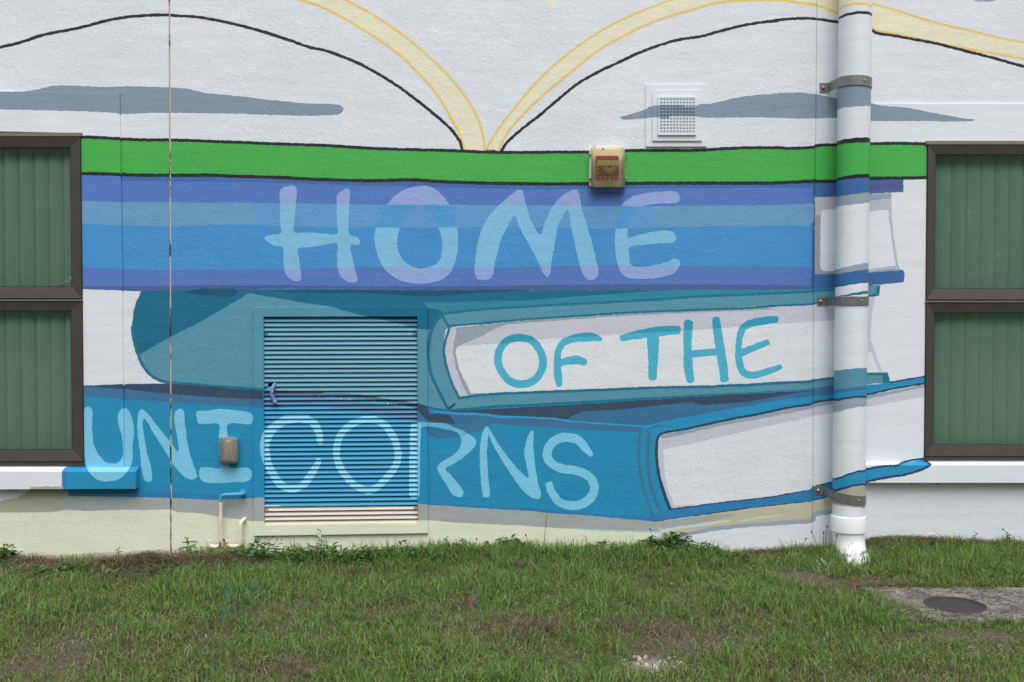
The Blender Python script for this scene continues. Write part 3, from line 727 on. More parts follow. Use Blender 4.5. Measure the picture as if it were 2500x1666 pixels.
def wall_piece(name, sel, parent, sides=None, label=None):
    """triangles sel -> one mesh, each at the depth of the surface it lies on"""
    vmap, verts, faces, cols, mi = {}, [], [], [], []
    need = {}
    for t in np.nonzero(sel)[0]:
        z = zone[t]; f = []
        for v in T3[t]:
            k = (int(v), int(z) if z != 3 else 2)
            if k not in vmap:
                vmap[k] = len(verts); verts.append(k)
            f.append(vmap[k])
        faces.append(f[::-1]); cols.append(ALB_ARR[CI[t]]); mi.append(0 if z == 1 else 1)
    xy = np.array([V2[a] for a, b in verts]); dy = np.array([ZD[b] for a, b in verts])
    W = Unp(xy, dy)
    mats = [M_STUCCO, M_SMOOTH if 4 not in zone[sel] else M_METAL_PAINT]
    if sides is not None:
        Wl = [tuple(p) for p in W]
        for poly, d0, d1, ch in sides:
            ring = dense(poly, True, 4)
            ok = (ring[:, 0] > -880) & (ring[:, 0] < 3380) & (ring[:, 1] > -780) & (ring[:, 1] < 1470)
            c, _ = paint_at(ring)
            a, b_ = Unp(ring, d0), Unp(ring, d1)
            t_ = np.roll(ring, -1, 0) - np.roll(ring, 1, 0); t_ /= np.linalg.norm(t_, axis=1)[:, None]
            sg = np.sign(np.sum(ring[:, 0] * np.roll(ring[:, 1], -1) - np.roll(ring[:, 0], -1) * ring[:, 1]))
            o_ = np.stack([t_[:, 1], -t_[:, 0]], 1) * sg * ch
            b_[:, 0] = a[:, 0] + o_[:, 0] / 467; b_[:, 2] = a[:, 2] - o_[:, 1] / 467
            n = len(ring)
            for i in range(n):
                j = (i + 1) % n
                if not (ok[i] and ok[j]): continue
                k0 = len(Wl); Wl += [tuple(a[i]), tuple(a[j]), tuple(b_[j]), tuple(b_[i])]
                faces.append((k0, k0 + 1, k0 + 2, k0 + 3)); cols.append(ALB_ARR[c[i]]); mi.append(1)
        W = Wl
    o = mesh_obj(name, W, faces, mats, parent, cols, mi)
    if label: o['label'] = label
    return o

wall = thing('painted_wall', (0, 0, 0), 'white stucco wall painted with a stack of big books reading home of the unicorns', 'wall')
wall['kind'] = 'thing'
# bare white stucco: one part for every area the paint leaves free
free = np.nonzero((zone == 1) & (ELEM == 'base'))[0]
par = {int(v): int(v) for v in np.unique(T3[free])}
def find(a):
    while par[a] != a:
        par[a] = par[par[a]]; a = par[a]
    return a
for f in T3[free]:
    a_, b_, c_ = (find(int(v)) for v in f)
    par[b_] = a_; par[find(c_)] = find(a_)
comp = np.array([find(int(T3[t][0])) for t in free])
area = {c: 0.0 for c in set(comp.tolist())}
for c, t in zip(comp.tolist(), free): area[c] += abs(np.cross(V2[T3[t, 1]] - V2[T3[t, 0]], V2[T3[t, 2]] - V2[T3[t, 0]])) / 2
small = free[np.array([area[c] <= 150 for c in comp.tolist()])]
comp = comp[np.array([area[c] > 150 for c in comp.tolist()])]
free = free[~np.isin(free, small)]
other = np.nonzero((zone >= 1) & (zone <= 3) & (ELEM != 'base'))[0]
for t in small:                     # slivers between strokes take the paint beside them
    k = other[np.argmin(((CEN[other] - CEN[t]) ** 2).sum(1))]
    CI[t], LI[t], ELEM[t] = CI[k], LI[k], ELEM[k]
for c in sorted(set(comp.tolist()), key=lambda c: -area[c]):
    m_ = np.zeros(len(T3), bool); m_[free[comp == c]] = True
    wall_piece('stucco_face', m_, wall)
sur_l = wall_piece('window_surround', (zone == 2) & (ELEM == 'base'), wall, sides=[(TRIM_L, D_TRIM, 0.001, 1.6)])
sur_r = wall_piece('window_surround', (zone == 3) & (ELEM == 'base'), wall, sides=[(TRIM_R, D_TRIM, 0.001, 1.6)])
on_wall = (zone >= 1) & (zone <= 3)
wall_piece('painted_page_outline', on_wall & (ELEM == E_ARC), wall, label='black curved outlines of the open book at the top')
wall_piece('painted_page_edge', on_wall & (ELEM == 'edge_left'), wall, label='cream and orange curved page edge on the left of the fold')
wall_piece('painted_page_edge', on_wall & (ELEM == 'edge_right'), wall, label='cream and orange curved page edge on the right of the fold')
wall_piece('paint_drip', on_wall & (ELEM == 'drip'), wall)
wall_piece('paint_drip', on_wall & (ELEM == 'drip2'), wall)
wall_piece('painted_page_shading', on_wall & (ELEM == 'cloud_left'), wall, label='long blue grey brush stroke over the left window')
wall_piece('painted_page_shading', on_wall & (ELEM == 'cloud_right'), wall, label='tapering blue grey brush stroke behind the pipe')
wall_piece('painted_band', on_wall & (ELEM == 'band'), wall, label='bright green band with black edges')
o = wall_piece('mud_splash', on_wall & (ELEM == 'splash'), wall); o['kind'] = 'stuff'
o = wall_piece('mildew_specks', on_wall & (ELEM == 'mildew'), wall); o['kind'] = 'stuff'
for k in [k for k, l in enumerate(LAYERS) if l[0] == 'stain']:
    if (on_wall & (LI == k)).any(): wall_piece('soil_stain', on_wall & (LI == k), wall)
BOOKS = ((E_BK1, 'b1:', 'blue striped book with the word HOME on its spine', 'pale blue'),
         (E_BK2, 'b2:', 'teal book with the words OF THE on its white pages', 'turquoise'),
         (E_BK3, 'b3:', 'bright blue book with the word UNICORNS on its spine', 'light blue'),
         (E_BK4, None, 'cream and grey book at the bottom of the stack', ''))
for el, pre, lab, tone in BOOKS:
    bk = wall_piece('painted_book', on_wall & (ELEM == el), wall, label=lab)
    if not pre: continue
    lays = [k for k, l in enumerate(LAYERS) if l[0].startswith(pre)]
    groups, last = [], None
    for k in lays:                       # consecutive strokes of one letter belong together
        if LAYERS[k][0] != last: groups.append([]); last = LAYERS[k][0]
        groups[-1].append(k)
    for g in groups:
        sel = on_wall & np.isin(LI, g)
        if sel.any():
            wall_piece('painted_letter', sel, bk, label='%s letter %s' % (tone, LAYERS[g[0]][0][-1]))

# core behind the face: closes the wall from behind
p0, p1 = U(-900, -800), U(3400, 1480)
mb = MB()
x0, x1, z0, z1 = p0.x, p1.x, p1.z, p0.z
mb.add([(x0, .001, z0), (x1, .001, z0), (x1, .001, z1), (x0, .001, z1), (x0, .45, z0), (x1, .45, z0), (x1, .45, z1), (x0, .45, z1)],
       [(4, 5, 6, 7), (0, 1, 5, 4), (1, 2, 6, 5), (2, 3, 7, 6), (3, 0, 4, 7)])
mb.build('wall_core', plain('dark_block', (70, 68, 64), .9), wall)
# sealant in the control joint: pale bead, cracked and dark in places
m_joint, nt, b = new_mat('joint_sealant')
pos = N(nt, 'ShaderNodeTexCoord').outputs['Object']
mp = N(nt, 'ShaderNodeMapping'); mp.inputs['Scale'].default_value = (30, 1, 9); nt.links.new(pos, mp.inputs['Vector'])
nn = noise(nt, 1.0, 4, .6, .3, mp.outputs['Vector'])
sep = N(nt, 'ShaderNodeSeparateXYZ'); nt.links.new(pos, sep.inputs[0])
low = math_n(nt, 'MULTIPLY', math_n(nt, 'SUBTRACT', .95, sep.outputs['Z']), .16)
lowc = N(nt, 'ShaderNodeClamp'); nt.links.new(low, lowc.inputs[0]); lowc.inputs['Max'].default_value = .16
r = ramp(nt, math_n(nt, 'ADD', nn.outputs['Fac'], lowc.outputs[0]), [(.52, albedo((190, 178, 160))), (.56, albedo((44, 40, 38)))])
nt.links.new(r.outputs['Color'], b.inputs['Base Color']); b.inputs['Roughness'].default_value = .7
mb = MB(); mb.prism([(408.0, -790), (415.2, -790), (421.2, 1395), (414.2, 1395)], .006, .012)
mb.build('joint_sealant', m_joint, wall)
mb = MB(); mb.prism([(411.5, -790), (413.4, -790), (419.4, 1395), (417.6, 1395)], .0, .007)
mb.build('joint_sealant', m_joint, wall)
# ------------------------------------------------------------ window sills (part of the wall)
def sill(x0f, x1f, yt0, yt1, yb0, yb1, ytop0, ytop1, dep):
    """front face corners traced at depth -dep; top slopes back up to the wall"""
    mb = MB()
    tl, tr, br, bl = U(x0f, yt0, -dep), U(x1f, yt1, -dep), U(x1f, yb1, -dep), U(x0f, yb0, -dep)
    bk_l, bk_r = U(x0f, ytop0, -.004), U(x1f, ytop1, -.004)
    bk_l.x = tl.x; bk_r.x = tr.x
    painted_quad(mb, tl, tr, br, bl, 28)
    painted_quad(mb, bk_l, bk_r, tr, tl, 10)
    wb_l, wb_r = Vector((bl.x, .0, bl.z)), Vector((br.x, .0, br.z))
    white = ALB['white']
    mb.add([bl, br, wb_r, wb_l], [(0, 1, 2, 3)], white)
    ce, _ = paint_at(PJ([tr.lerp(br, .5) + Vector((-.01, 0, 0))]))
    mb.add([tr, br, wb_r, bk_r], [(0, 1, 2, 3)], tuple(ALB_ARR[ce[0]]))
    ce, _ = paint_at(PJ([tl.lerp(bl, .5) + Vector((.01, 0, 0))]))
    mb.add([tl, bl, wb_l, bk_l], [(3, 2, 1, 0)], tuple(ALB_ARR[ce[0]]))
    return mb.build('window_sill', M_SMOOTH, wall, paint=True)

# the sill end of the left window is painted with the book it belongs to
LAYERS.append(('sillpaint', 'ub', dense(P('0,800|512,1172 535,1150 560,1138 690,1138 690,1330 520,1330'), True, 6), None))
LAYERS.append(('sillpaint', 'sb2', dense(P('0,800|512,1172 535,1152 548,1160 545,1330 520,1330'), True, 6), None))
for k in [i for i, l in enumerate(LAYERS) if l[0] == 'b3:U']: LAYERS.append(LAYERS[k])
sill(-520, 331, 1149, 1153, 1196.5, 1194.0, 1138.5, 1139.5, .055)
sill(2112, 3020, 1136.5, 1136.5, 1178.8, 1179.5, 1126.5, 1126.5, .055)

# ------------------------------------------------------------ windows with brown metal frames
M_BRONZE = plain('brown_anodised_metal', (62, 58, 54), .45, .0, .14, 14, .08)
M_BRONZE_LIT = plain('sunlit_brown_metal', (112, 106, 88), .5, .0, .12, 30)  # lighter copy of the frame metal, sunlight put into its colour
M_ALU = plain('grey_aluminium', (120, 122, 122), .4, .3, .12, 40)
M_GASKET = plain('black_gasket', (30, 31, 33), .7)
M_GLASS = clear_mat('window_glass', (.955, .992, .965, 1), (.5, .6, .55, 1), .015, .01)
M_BLIND = plain('green_blind_fabric', (172, 234, 190), .8, 0, .04, 300, .05)

def bil(q, u, v):
    (ax, ay), (bx, by), (cx, cy), (dx, dy) = q      # tl tr br bl
    return (ax + (bx - ax) * u + ((dx + (cx - dx) * u) - (ax + (bx - ax) * u)) * v,
            ay + (by - ay) * u + ((dy + (cy - dy) * u) - (ay + (by - ay) * u)) * v)

def frame4(mb, o, i, yf, yb, slope=0.0):
    """four mitred bars between outer and inner quads"""
    for k in range(4):
        j = (k + 1) % 4
        fo = [U(*o[k], yf), U(*o[j], yf)]
        fi = [U(*i[j], yf + slope), U(*i[k], yf + slope)]
        fr = fo + fi
        bk = [Vector((p.x, yb, p.z)) for p in fr]
        mb.loft([bk, fr])

def window(side, xo_t, xo_b, y0, y1, xfar, label, light_head, sash_rows):
    """xo: frame edge at the wall (top, bottom), xfar: other edge outside the picture"""
    def X(y): return xo_t + (xo_b - xo_t) * (y - y0) / (y1 - y0)
    sgn = 1 if side == 'left' else -1
    root = thing('window', U((X(y1) + xfar) / 2, y1, 0), label, 'window', 'brown framed windows with two sashes')
    def quad(ya, yb, ins):
        a, b_ = X(ya) - sgn * ins, X(yb) - sgn * ins
        f = xfar + sgn * ins
        return [(f, ya), (a, ya), (b_, yb), (f, yb)] if side == 'left' else [(a, ya), (f, ya), (f, yb), (b_, yb)]
    mb = MB()       # outer frame
    frame4(mb, quad(y0 + 1, y1 - 1, .5), quad(y0 + 9, y1 - 11, 5), -.010, .10)
    mb.build('frame', M_BRONZE, root, bevel=.0015)
    mb = MB(); q = quad(y0 - 1, y0 + 8, -1); mb.prism(q, -.022, -.0105)
    mb.build('head_strip', M_BRONZE_LIT, root, bevel=.001)
    mb = MB(); q = quad(y1 - 10.5, y1 + .5, 0); mb.prism(q, -.014, -.0105)
    mb.build('sill_strip', M_BRONZE, root, bevel=.001)
    for (a, b_, gt, gb, gi) in sash_rows:
        mb = MB()
        frame4(mb, quad(a, b_, 4), quad(gt, gb, gi), -.020, .012, .010)
        sh = mb.build('sash', M_BRONZE, root, bevel=.0012)
        mb = MB(); frame4(mb, quad(gt - .5, gb + .5, gi - .5), quad(gt + 1.5, gb - 1.5, gi + 1.5), -.008, .002)
        mb.build('gasket', M_GASKET, sh)
        mb = MB(); mb.prism(quad(gt - 3, gb + 3, gi - 3), -.003, .002)
        mb.build('glass_pane', M_GLASS, sh)
    (a0, b0, *_), (a1, *_r) = sash_rows[0], sash_rows[1]
    mb = MB(); mb.prism(quad((b0 + a1) / 2 + .6, (b0 + a1) / 2 + 3.6, 2), -.024, .004)
    mb.build('weather_strip', M_ALU, root, bevel=.0006)
    mb = MB(); mb.prism(quad(b0 - 1, a1 + 1, 5), -.004, .05)
    mb.build('meeting_rail', M_GASKET, root)
    return root

win_l = window('left', 198.5, 206.5, 325, 1138, -520, 'brown framed window with two sashes at the left end of the wall', True,
               [(332, 729, 360, 700.5, 26.5), (733.5, 1127, 759.5, 1099, 29)])
win_r = window('right', 2262.5, 2255, 345, 1125, 3020, 'brown framed window with two sashes right of the white downpipe', True,
               [(352, 732, 378, 706, 21.5), (737, 1114, 763, 1086.5, 22)])

def blind(name, xs, w, y0, y1, yd, label, loc, tilt):
    root = thing(name, loc, label, 'blind', 'green vertical blinds behind glass')
    a, b_ = U(0, y0, yd).z, U(0, y1, yd).z
    hw = w / 2 * (yd - CAM.y) / F
    prof = [(-hw, 0.005), (-hw * .55, -.001), (0, -.003), (hw * .55, -.001), (hw, .005)]
    me = None
    for i, x in enumerate(xs):
        cx = U(x, 600, yd).x
        if me is None:
            vs_, fs = [], []
            for (dx, dy) in prof:
                vs_ += [(dx, dy, b_), (dx, dy, a)]
            for k in range(len(prof) - 1): fs.append((2 * k, 2 * k + 2, 2 * k + 3, 2 * k + 1))
            n = len(vs_)
            vs_ += [(x_, y_ + .0015, z_) for x_, y_, z_ in vs_]
            fs += [tuple(n + q for q in reversed(f)) for f in fs]
            e = 2 * len(prof)
            fs += [(0, 1, n + 1, n), (e - 2, n + e - 2, n + e - 1, e - 1)]
            me = bpy.data.meshes.new('slat'); me.from_pydata(vs_, [], fs); me.materials.append(M_BLIND)
        o = bpy.data.objects.new('slat', me); COL.objects.link(o); o.parent = root
        o.location = Vector((cx, yd + random.uniform(-.001, .001), 0)) - loc
        o.rotation_euler = (0, 0, math.radians(tilt + random.uniform(-2.5, 2.5)))
    return root
xs_l = [int(x) for x in (178, 142, 107, 70, 33, -4)] + [-4 - 37 * k for k in range(1, 14)]
blind('vertical_blind', xs_l, 36.2, 300, 1175, 0.085, 'green vertical blind drawn behind the left window', U(-160, 1150, 0.085), 17)
xs_r = [2265, 2300, 2336, 2372, 2407, 2441, 2475] + [2475 + 35 * k for k in range(1, 15)]
blind('vertical_blind', xs_r, 36.6, 320, 1165, 0.085, 'green vertical blind drawn behind the right window', U(2640, 1150, 0.085), -13)

# latch on the left window's upper pane
mb = MB()
mb.tube([U(143, 696, -.012), U(150, 694, -.016), U(163, 687, -.016), U(168, 684, -.014)], .003, 8)
mb.tube([U(170 + 4 * math.cos(a), 683 + 5 * math.sin(a), -.014) for a in np.linspace(0, math.tau, 13)[:-1]] + [U(174, 683, -.014)], .0022, 6)
o = mb.build('stay_hook', M_ALU, win_l, smooth=True)

# ------------------------------------------------------------ louvred door / grille
louv = thing('louvre_grille', U(832, 1305, 0), 'blue painted louvred metal grille carrying the letters CO in the middle of the wall', 'grille')
wall_piece('frame', zone == 4, louv, sides=[(FRAME, D_FRAME, .001, 1.2), (LOUV, D_FRAME, .050, 0.0)])
mb = MB()
a, b_ = U(640, 770, .052), U(1024, 1286, .052)
mb.box((a.x - .02, .052, b_.z - .02), (b_.x + .02, .060, a.z + .02))
mb.build('shade_backing', plain('inner_shade', (26, 28, 30), .9), louv)  # near-black sheet: colour stands in for the shade behind the slats
NS = 45
def bare_metal(pts, ci):
    ci = ci.copy()
    lim = 1236.5 + 1.6 * np.sin(pts[:, 0] * .045) - (pts[:, 0] - 650) * .004
    ci[pts[:, 1] > lim] = KID['bare']
    up = (pts[:, 1] <= lim) & np.isin(ci, [KID['lower'], KID['grey'], KID['sb2']])
    ci[up] = KID['ub']
    return ci
def lou(u, v): return bil([(644, 774.5), (1018.4, 774), (1019.6, 1277), (645.8, 1282)], u, v)
for i in range(NS):
    v0, v1 = i / NS, (i + 1) / NS
    mb = MB()
    bend = random.uniform(-.5, .5)
    segs = [(0, 1)]
    if i == 14: segs = [(0, .037), (.078, 1)]            # broken slat by the pull tab
    for s0, s1 in segs:
        va = v0 + .05 / NS
        tl, tr = lou(s0, va), lou(s1, va)
        bl, br = lou(s0, v1 - .02 / NS), lou(s1, v1 - .02 / NS)
        yb_, yf_ = .0098, -.0065
        TL_, TR_ = U(*tl, yb_), U(*tr, yb_); BL_, BR_ = U(*bl, yf_), U(*br, yf_)
        if i == 14 and s0 == 0: BR_ = U(br[0] - 6, br[1], yf_)
        ML_, MR_ = TL_.lerp(BL_, .62) + Vector((0, -.0015, 0)), TR_.lerp(BR_, .62) + Vector((0, -.0015, 0))
        painted_quad(mb, TL_, TR_, MR_, ML_, 2, 2.0, bare_metal)
        painted_quad(mb, ML_, MR_, BR_, BL_, 2, 2.0, bare_metal)
        lipL, lipR = BL_ + Vector((0, .004, -.0035)), BR_ + Vector((0, .004, -.0035))
        painted_quad(mb, BL_, BR_, lipR, lipL, 1, 4.0, bare_metal)
    mb.build('slat', M_METAL_PAINT, louv, paint=True)
# corner clips
M_STEEL = plain('dull_steel', (118, 120, 118), .45, .55, .2, 60)
for x, y in ((649, 817), (1014, 816), (650, 1245.5), (1015.5, 1241)):
    mb = MB()
    mb.tube([U(x + 4.0 * math.cos(a), y + 1 - 4.0 * math.sin(a), -.010) for a in np.linspace(-.2, math.pi + .2, 9)], .0022, 6)
    mb.build('corner_clip', M_GASKET, louv, smooth=True)
# pull tab hanging out of the broken slat
mb = MB()
path = [(672, 936, .004), (668, 942, -.010), (664.5, 950, -.016), (663.5, 958, -.018), (664.5, 966, -.018), (667.5, 974, -.018), (671, 980.5, -.017)]
mb.tube([U(*p) for p in path], [.008, .010, .0105, .0105, .0105, .010, .009], 14)
tabm = plain('lilac_rubber', (104, 120, 166), .5, 0, .06, 60)
mb.build('pull_tab', tabm, louv, smooth=True)
mb = MB(); mb.tube([U(671, 979.5, -.014), U(671, 979.5, -.030)], .0105, 16)
mb.build('tab_end', plain('pale_lilac_rubber', (112, 128, 172), .5), louv, smooth=True)
mb = MB(); mb.tube([U(665.5, 956.5, -.028), U(665.5, 956.5, -.0325)], .003, 10)
mb.build('rivet', plain('bright_rivet', (225, 225, 222), .3, .2), louv, smooth=True)

# ------------------------------------------------------------ air vent
vent = thing('air_vent', U(1651, 358, 0), 'small white square air vent with a grid, painted over with a blue grey stroke', 'vent')
def plate(name, x0, y0, x1, y1, yf, yb, rows, parent, hole=None):
    mb = MB()
    def face(a, b_, c, d, n): painted_quad(mb, U(a, b_, yf), U(c, b_, yf), U(c, d, yf), U(a, d, yf), n)
    if hole:
        hx0, hy0, hx1, hy1 = hole
        face(x0, y0, x1, hy0, 8); face(x0, hy1, x1, y1, 8)
        face(x0, hy0, hx0, hy1, rows); face(hx1, hy0, x1, hy1, rows)
    else: face(x0, y0, x1, y1, rows)
    pts = [U(x0, y0, yf), U(x1, y0, yf), U(x1, y1, yf), U(x0, y1, yf)]
    w = ALB['white']
    for k in range(4):
        p, q = pts[k], pts[(k + 1) % 4]
        mb.add([p, q, Vector((q.x, yb, q.z)), Vector((p.x, yb, p.z))], [(0, 1, 2, 3)], w)
    return mb.build(name, M_PVC, parent, paint=True)
plate('cover_plate', 1577, 207, 1726, 358, -.011, 0, 90, vent)
plate('inner_plate', 1593, 221, 1713.5, 344, -.020, -.011, 80, vent)
gr = plate('grille_rim', 1606.5, 236, 1699.5, 330, -.030, -.020, 60, vent, hole=(1610.5, 239, 1697, 325))
mb = MB(); mb.prism([(1610, 238.5), (1697.5, 238.5), (1697.5, 325.5), (1610, 325.5)], -.0206, -.0202, ALB['white'])
mb.build('grille_back', M_PVC, vent, paint=True)
mb = MB()
px0, py0, pw, ph = 1610.5, 239.2, 86.6 / 11, 86.2 / 11
for i in range(12):
    x = px0 + i * pw
    for j in range(11):                                   # vertical bars, one stretch per cell
        ci, _ = paint_at([(x, py0 + (j + .5) * ph)])
        mb.prism([(x - 1.6, py0 + j * ph), (x + 1.6, py0 + j * ph), (x + 1.6, py0 + (j + 1) * ph), (x - 1.6, py0 + (j + 1) * ph)], -.0285, -.0215, tuple(ALB_ARR[ci[0]]))
for j in range(12):
    y = py0 + j * ph
    for i in range(11):
        ci, _ = paint_at([(px0 + (i + .5) * pw, y)])
        a, b_ = U(px0 + i * pw, y - 1.7, -.0292), U(px0 + (i + 1) * pw, y + 1.7, -.0292)
        mb.add([(a.x, -.0292, a.z), (b_.x, -.0292, a.z), (b_.x, -.0292, b_.z), (a.x, -.0292, b_.z),
                (a.x, -.0215, a.z - .003), (b_.x, -.0215, a.z - .003), (b_.x, -.0215, b_.z - .003), (a.x, -.0215, b_.z - .003)],
               [(3, 2, 1, 0), (0, 1, 5, 4), (1, 2, 6, 5), (2, 3, 7, 6), (3, 0, 4, 7)], tuple(ALB_ARR[ci[0]]))
mb.build('grille_grid', M_PVC, vent, paint=True)

# ------------------------------------------------------------ alarm sounder under its yellowed clear cover
horn = thing('alarm_sounder', U(1484, 460, -.03), 'alarm sounder with a red body under a yellowed clear cover, on the green band', 'alarm')
mb = MB()
mb.loft([[U(x, y, 0) for x, y in rrect(1438, 362, 1525, 456, 5)], [U(x, y, -.018) for x, y in rrect(1440, 362, 1525, 456, 5)]])
mb.build('back_box', plain('off_white_box', (218, 216, 206), .5), horn)
def cover_ring(ins, y, r): return [U(x, y_, y) for x, y_ in rrect(1443 + ins, 354.5 + ins, 1527 - ins, 461 - ins, r, 6)]
mb = MB()
mb.loft([cover_ring(0, -.019, 6), cover_ring(-.3, -.030, 6), cover_ring(.4, -.048, 6), cover_ring(2.0, -.053, 6), cover_ring(9, -.060, 6), cover_ring(13, -.062, 5)], cap0=False)
mb.build('clear_cover', clear_mat('yellowed_plastic', (.985, .955, .86, 1), (.64, .59, .43, 1), .085, .2), horn, smooth=True)
mb = MB(); mb.loft([cover_ring(4, -.0185, 5), cover_ring(4, -.021, 5)])
mb.build('mounting_plate', plain('yellowed_plate', (204, 196, 168), .7), horn)
mb = MB(); mb.loft([[U(x, y, -.021) for x, y in rrect(1454, 380, 1511, 438, 3)], [U(x, y, -.040) for x, y in rrect(1455, 381, 1510, 437, 3)]])
mb.build('sounder_body', plain('red_plastic', (176, 64, 44), .5, 0, .1, 40), horn, bevel=.002)
mb = MB(); mb.loft([[U(x, y, -.040) for x, y in rrect(1462, 401, 1509, 430, 2)], [U(x, y, -.044) for x, y in rrect(1464, 403, 1507, 428, 2)]])
mb.build('sounder_grille', plain('dark_red_plastic', (138, 46, 34), .5), horn)
mb = MB(); mb.loft([[U(x, y, -.040) for x, y in rrect(1458, 392, 1510, 405.5, 4)], [U(x, y, -.055) for x, y in rrect(1459, 393, 1509, 404.5, 4)]])
mb.build('strobe_lens', plain('cream_lens', (232, 208, 140), .25, 0, .06, 60), horn, bevel=.0015)
mg = plain('gold_fin', (196, 168, 96), .45); mdk = plain('dark_slot', (60, 40, 26), .7)
cx_, cy_ = 1488.5, 403.0
for ring_, (r0, r1, n) in enumerate(((8, 21, 13), (27, 38, 11))):
    mb, md_ = MB(), MB()
    for k in range(n):
        a = math.radians(4 + 172 * k / (n - 1))
        ex = 1.0 if ring_ == 0 else (1.12 if abs(math.cos(a)) < .75 else 1.0)
        c, s = math.cos(a), math.sin(a)
        for (m_, off, w) in ((mb, .45, .28), (md_, -.3, .36)):
            q = [(cx_ + c * r0 * ex - s * (off + w), cy_ + s * r0 * ex + c * (off + w)), (cx_ + c * r1 * ex - s * (off + w), cy_ + s * r1 * ex + c * (off + w)),
                 (cx_ + c * r1 * ex - s * (off - w), cy_ + s * r1 * ex + c * (off - w)), (cx_ + c * r0 * ex - s * (off - w), cy_ + s * r0 * ex + c * (off - w))]
            m_.prism(q, -.0632 if m_ is mb else -.0628, -.0585)
    mb.build('sound_fins', mg, horn); md_.build('sound_slots', mdk, horn)
M_SCREW = plain('screw_steel', (150, 146, 142), .3, .7, .2, 80)
for x, y in ((1440, 378), (1528.5, 378.5), (1440, 437), (1528, 437)):
    mb = MB(); mb.tube([U(x, y, -.012), U(x, y, -.030), U(x, y, -.033)], [.0062, .0062, .003], 12)
    mb.build('cover_screw', M_SCREW, horn, smooth=True)
mb = MB(); mb.tube([U(1472.4, 364.6, -.0605), U(1472.4, 364.6, -.0615)], .006, 12)
mb.build('paint_spot', plain('blue_spot', (70, 140, 178), .5), horn)
mb = MB()
m_spot = plain('cream_spot', (232, 226, 200), .5)
for (x, y, r_) in ((1449, 358, .006), (1453, 359.5, .005), (1487.5, 360, .003)):
    mb = MB(); mb.tube([U(x, y, -.0535), U(x, y, -.0585)], r_, 10)
    mb.build('paint_spot', m_spot, horn)

# ------------------------------------------------------------ outlet under a smoky weather cover
outl = thing('outlet_cover', U(558, 1133, -.02), 'small smoky plastic outlet cover mounted on the painted letter I', 'outlet')
def oc(ins, y, r): return [U(x, y_, y) for x, y_ in rrect(535.5 + ins, 1066.8 + ins, 581.8 - ins, 1133 - ins, r, 5)]
mb = MB(); mb.loft([oc(1, 0, 5), oc(1, -.012, 5)]); mb.build('back_box', plain('grey_box', (128, 126, 118), .6), outl)
mb = MB(); mb.loft([oc(0, -.012, 7), oc(.2, -.030, 7), oc(1.5, -.044, 7), oc(5, -.052, 6), oc(8, -.054, 5)], cap0=False)
mb.build('clear_cover', clear_mat('smoky_plastic', (.86, .84, .78, 1), (.46, .46, .42, 1), .36, .2), outl, smooth=True)
mb = MB()
mb.loft([[U(x, y, -.012) for x, y in rrect(549, 1074, 566, 1124, 4)], [U(x, y, -.040) for x, y in rrect(551, 1077, 564, 1121, 4)]])
mb.build('receptacle', plain('ivory_plastic', (206, 196, 170), .5), outl, bevel=.002)
mb = MB()
for sx in (-1, 1):
    pts = [U(558 + sx * (12.5 - 5.5 * math.sin(math.pi * t)), 1074 + 52 * t, -.0545) for t in np.linspace(0, 1, 12)]
    mb.tube(pts, .0016, 6)
mb.build('cover_ribs', plain('grey_plastic', (150, 148, 138), .4), outl, smooth=True)

# ------------------------------------------------------------ drain pipes
def bend(pts, r=3, n=5):
    """round the corners of a 3-D polyline"""
    pts = [Vector(p) for p in pts]; out = [pts[0]]
    for i in range(1, len(pts) - 1):
        a, b_, c = pts[i - 1], pts[i], pts[i + 1]
        d0 = min(r, (a - b_).length * .49); d1 = min(r, (c - b_).length * .49)
        p0 = b_ + (a - b_).normalized() * d0; p2 = b_ + (c - b_).normalized() * d1
        for k in range(n + 1):
            t = k / n
            out.append(p0 * (1 - t) ** 2 + b_ * 2 * t * (1 - t) + p2 * t * t)
    out.append(pts[-1]); return out
M_PIPE_BLUE = plain('blue_painted_pipe', (62, 142, 182), .5, 0, .08, 40)
M_PIPE_OLD = plain('weathered_pvc', (206, 190, 172), .55, 0, .16, 18)
M_PIPE_CREAM = plain('cream_painted_pipe', (206, 208, 180), .55, 0, .06, 30)
M_BLACKTAPE = plain('black_smear', (50, 50, 50), .6)
R_ = .0106
dp = thing('drain_pipe', U(538, 1345, -.05), 'thin drain pipe with a blue painted elbow, left of the grille', 'pipe', 'condensate drain pipes by the wall')
mb = MB(); mb.tube(bend([U(593.5, 1207, .02), U(592.5, 1207, -.045), U(538.8, 1209, -.045), U(538.8, 1226, -.045)], .03), R_, 14)
mb.build('painted_elbow', M_PIPE_BLUE, dp, smooth=True)
mb = MB(); mb.tube([U(538.8, 1225.5, -.045), U(539, 1322, -.045)], R_ * .98, 14); mb.build('riser', M_PIPE_OLD, dp, smooth=True)
mb = MB(); mb.tube([U(592.5, 1202.5, .01), U(592.5, 1202.5, -.022)], R_ * 1.35, 14); mb.build('socket', M_PIPE_BLUE, dp, smooth=True)
mb = MB(); mb.tube(bend([U(539, 1318, -.045), U(539, 1335.5, -.045), U(510.5, 1335.5, -.045), U(510, 1320, -.045)], .032), R_ * 1.12, 14)
mb.build('trap', M_PIPE_OLD, dp, smooth=True)
mb = MB(); mb.tube([U(537.5, 1324, -.060), U(536.5, 1332, -.060), U(533, 1338, -.058)], .0035, 8); mb.build('black_smear', M_BLACKTAPE, dp, smooth=True)
dp2 = thing('drain_pipe', U(585, 1345, -.05), 'short cream drain pipe with a trap, nearest to the grille', 'pipe', 'condensate drain pipes by the wall')
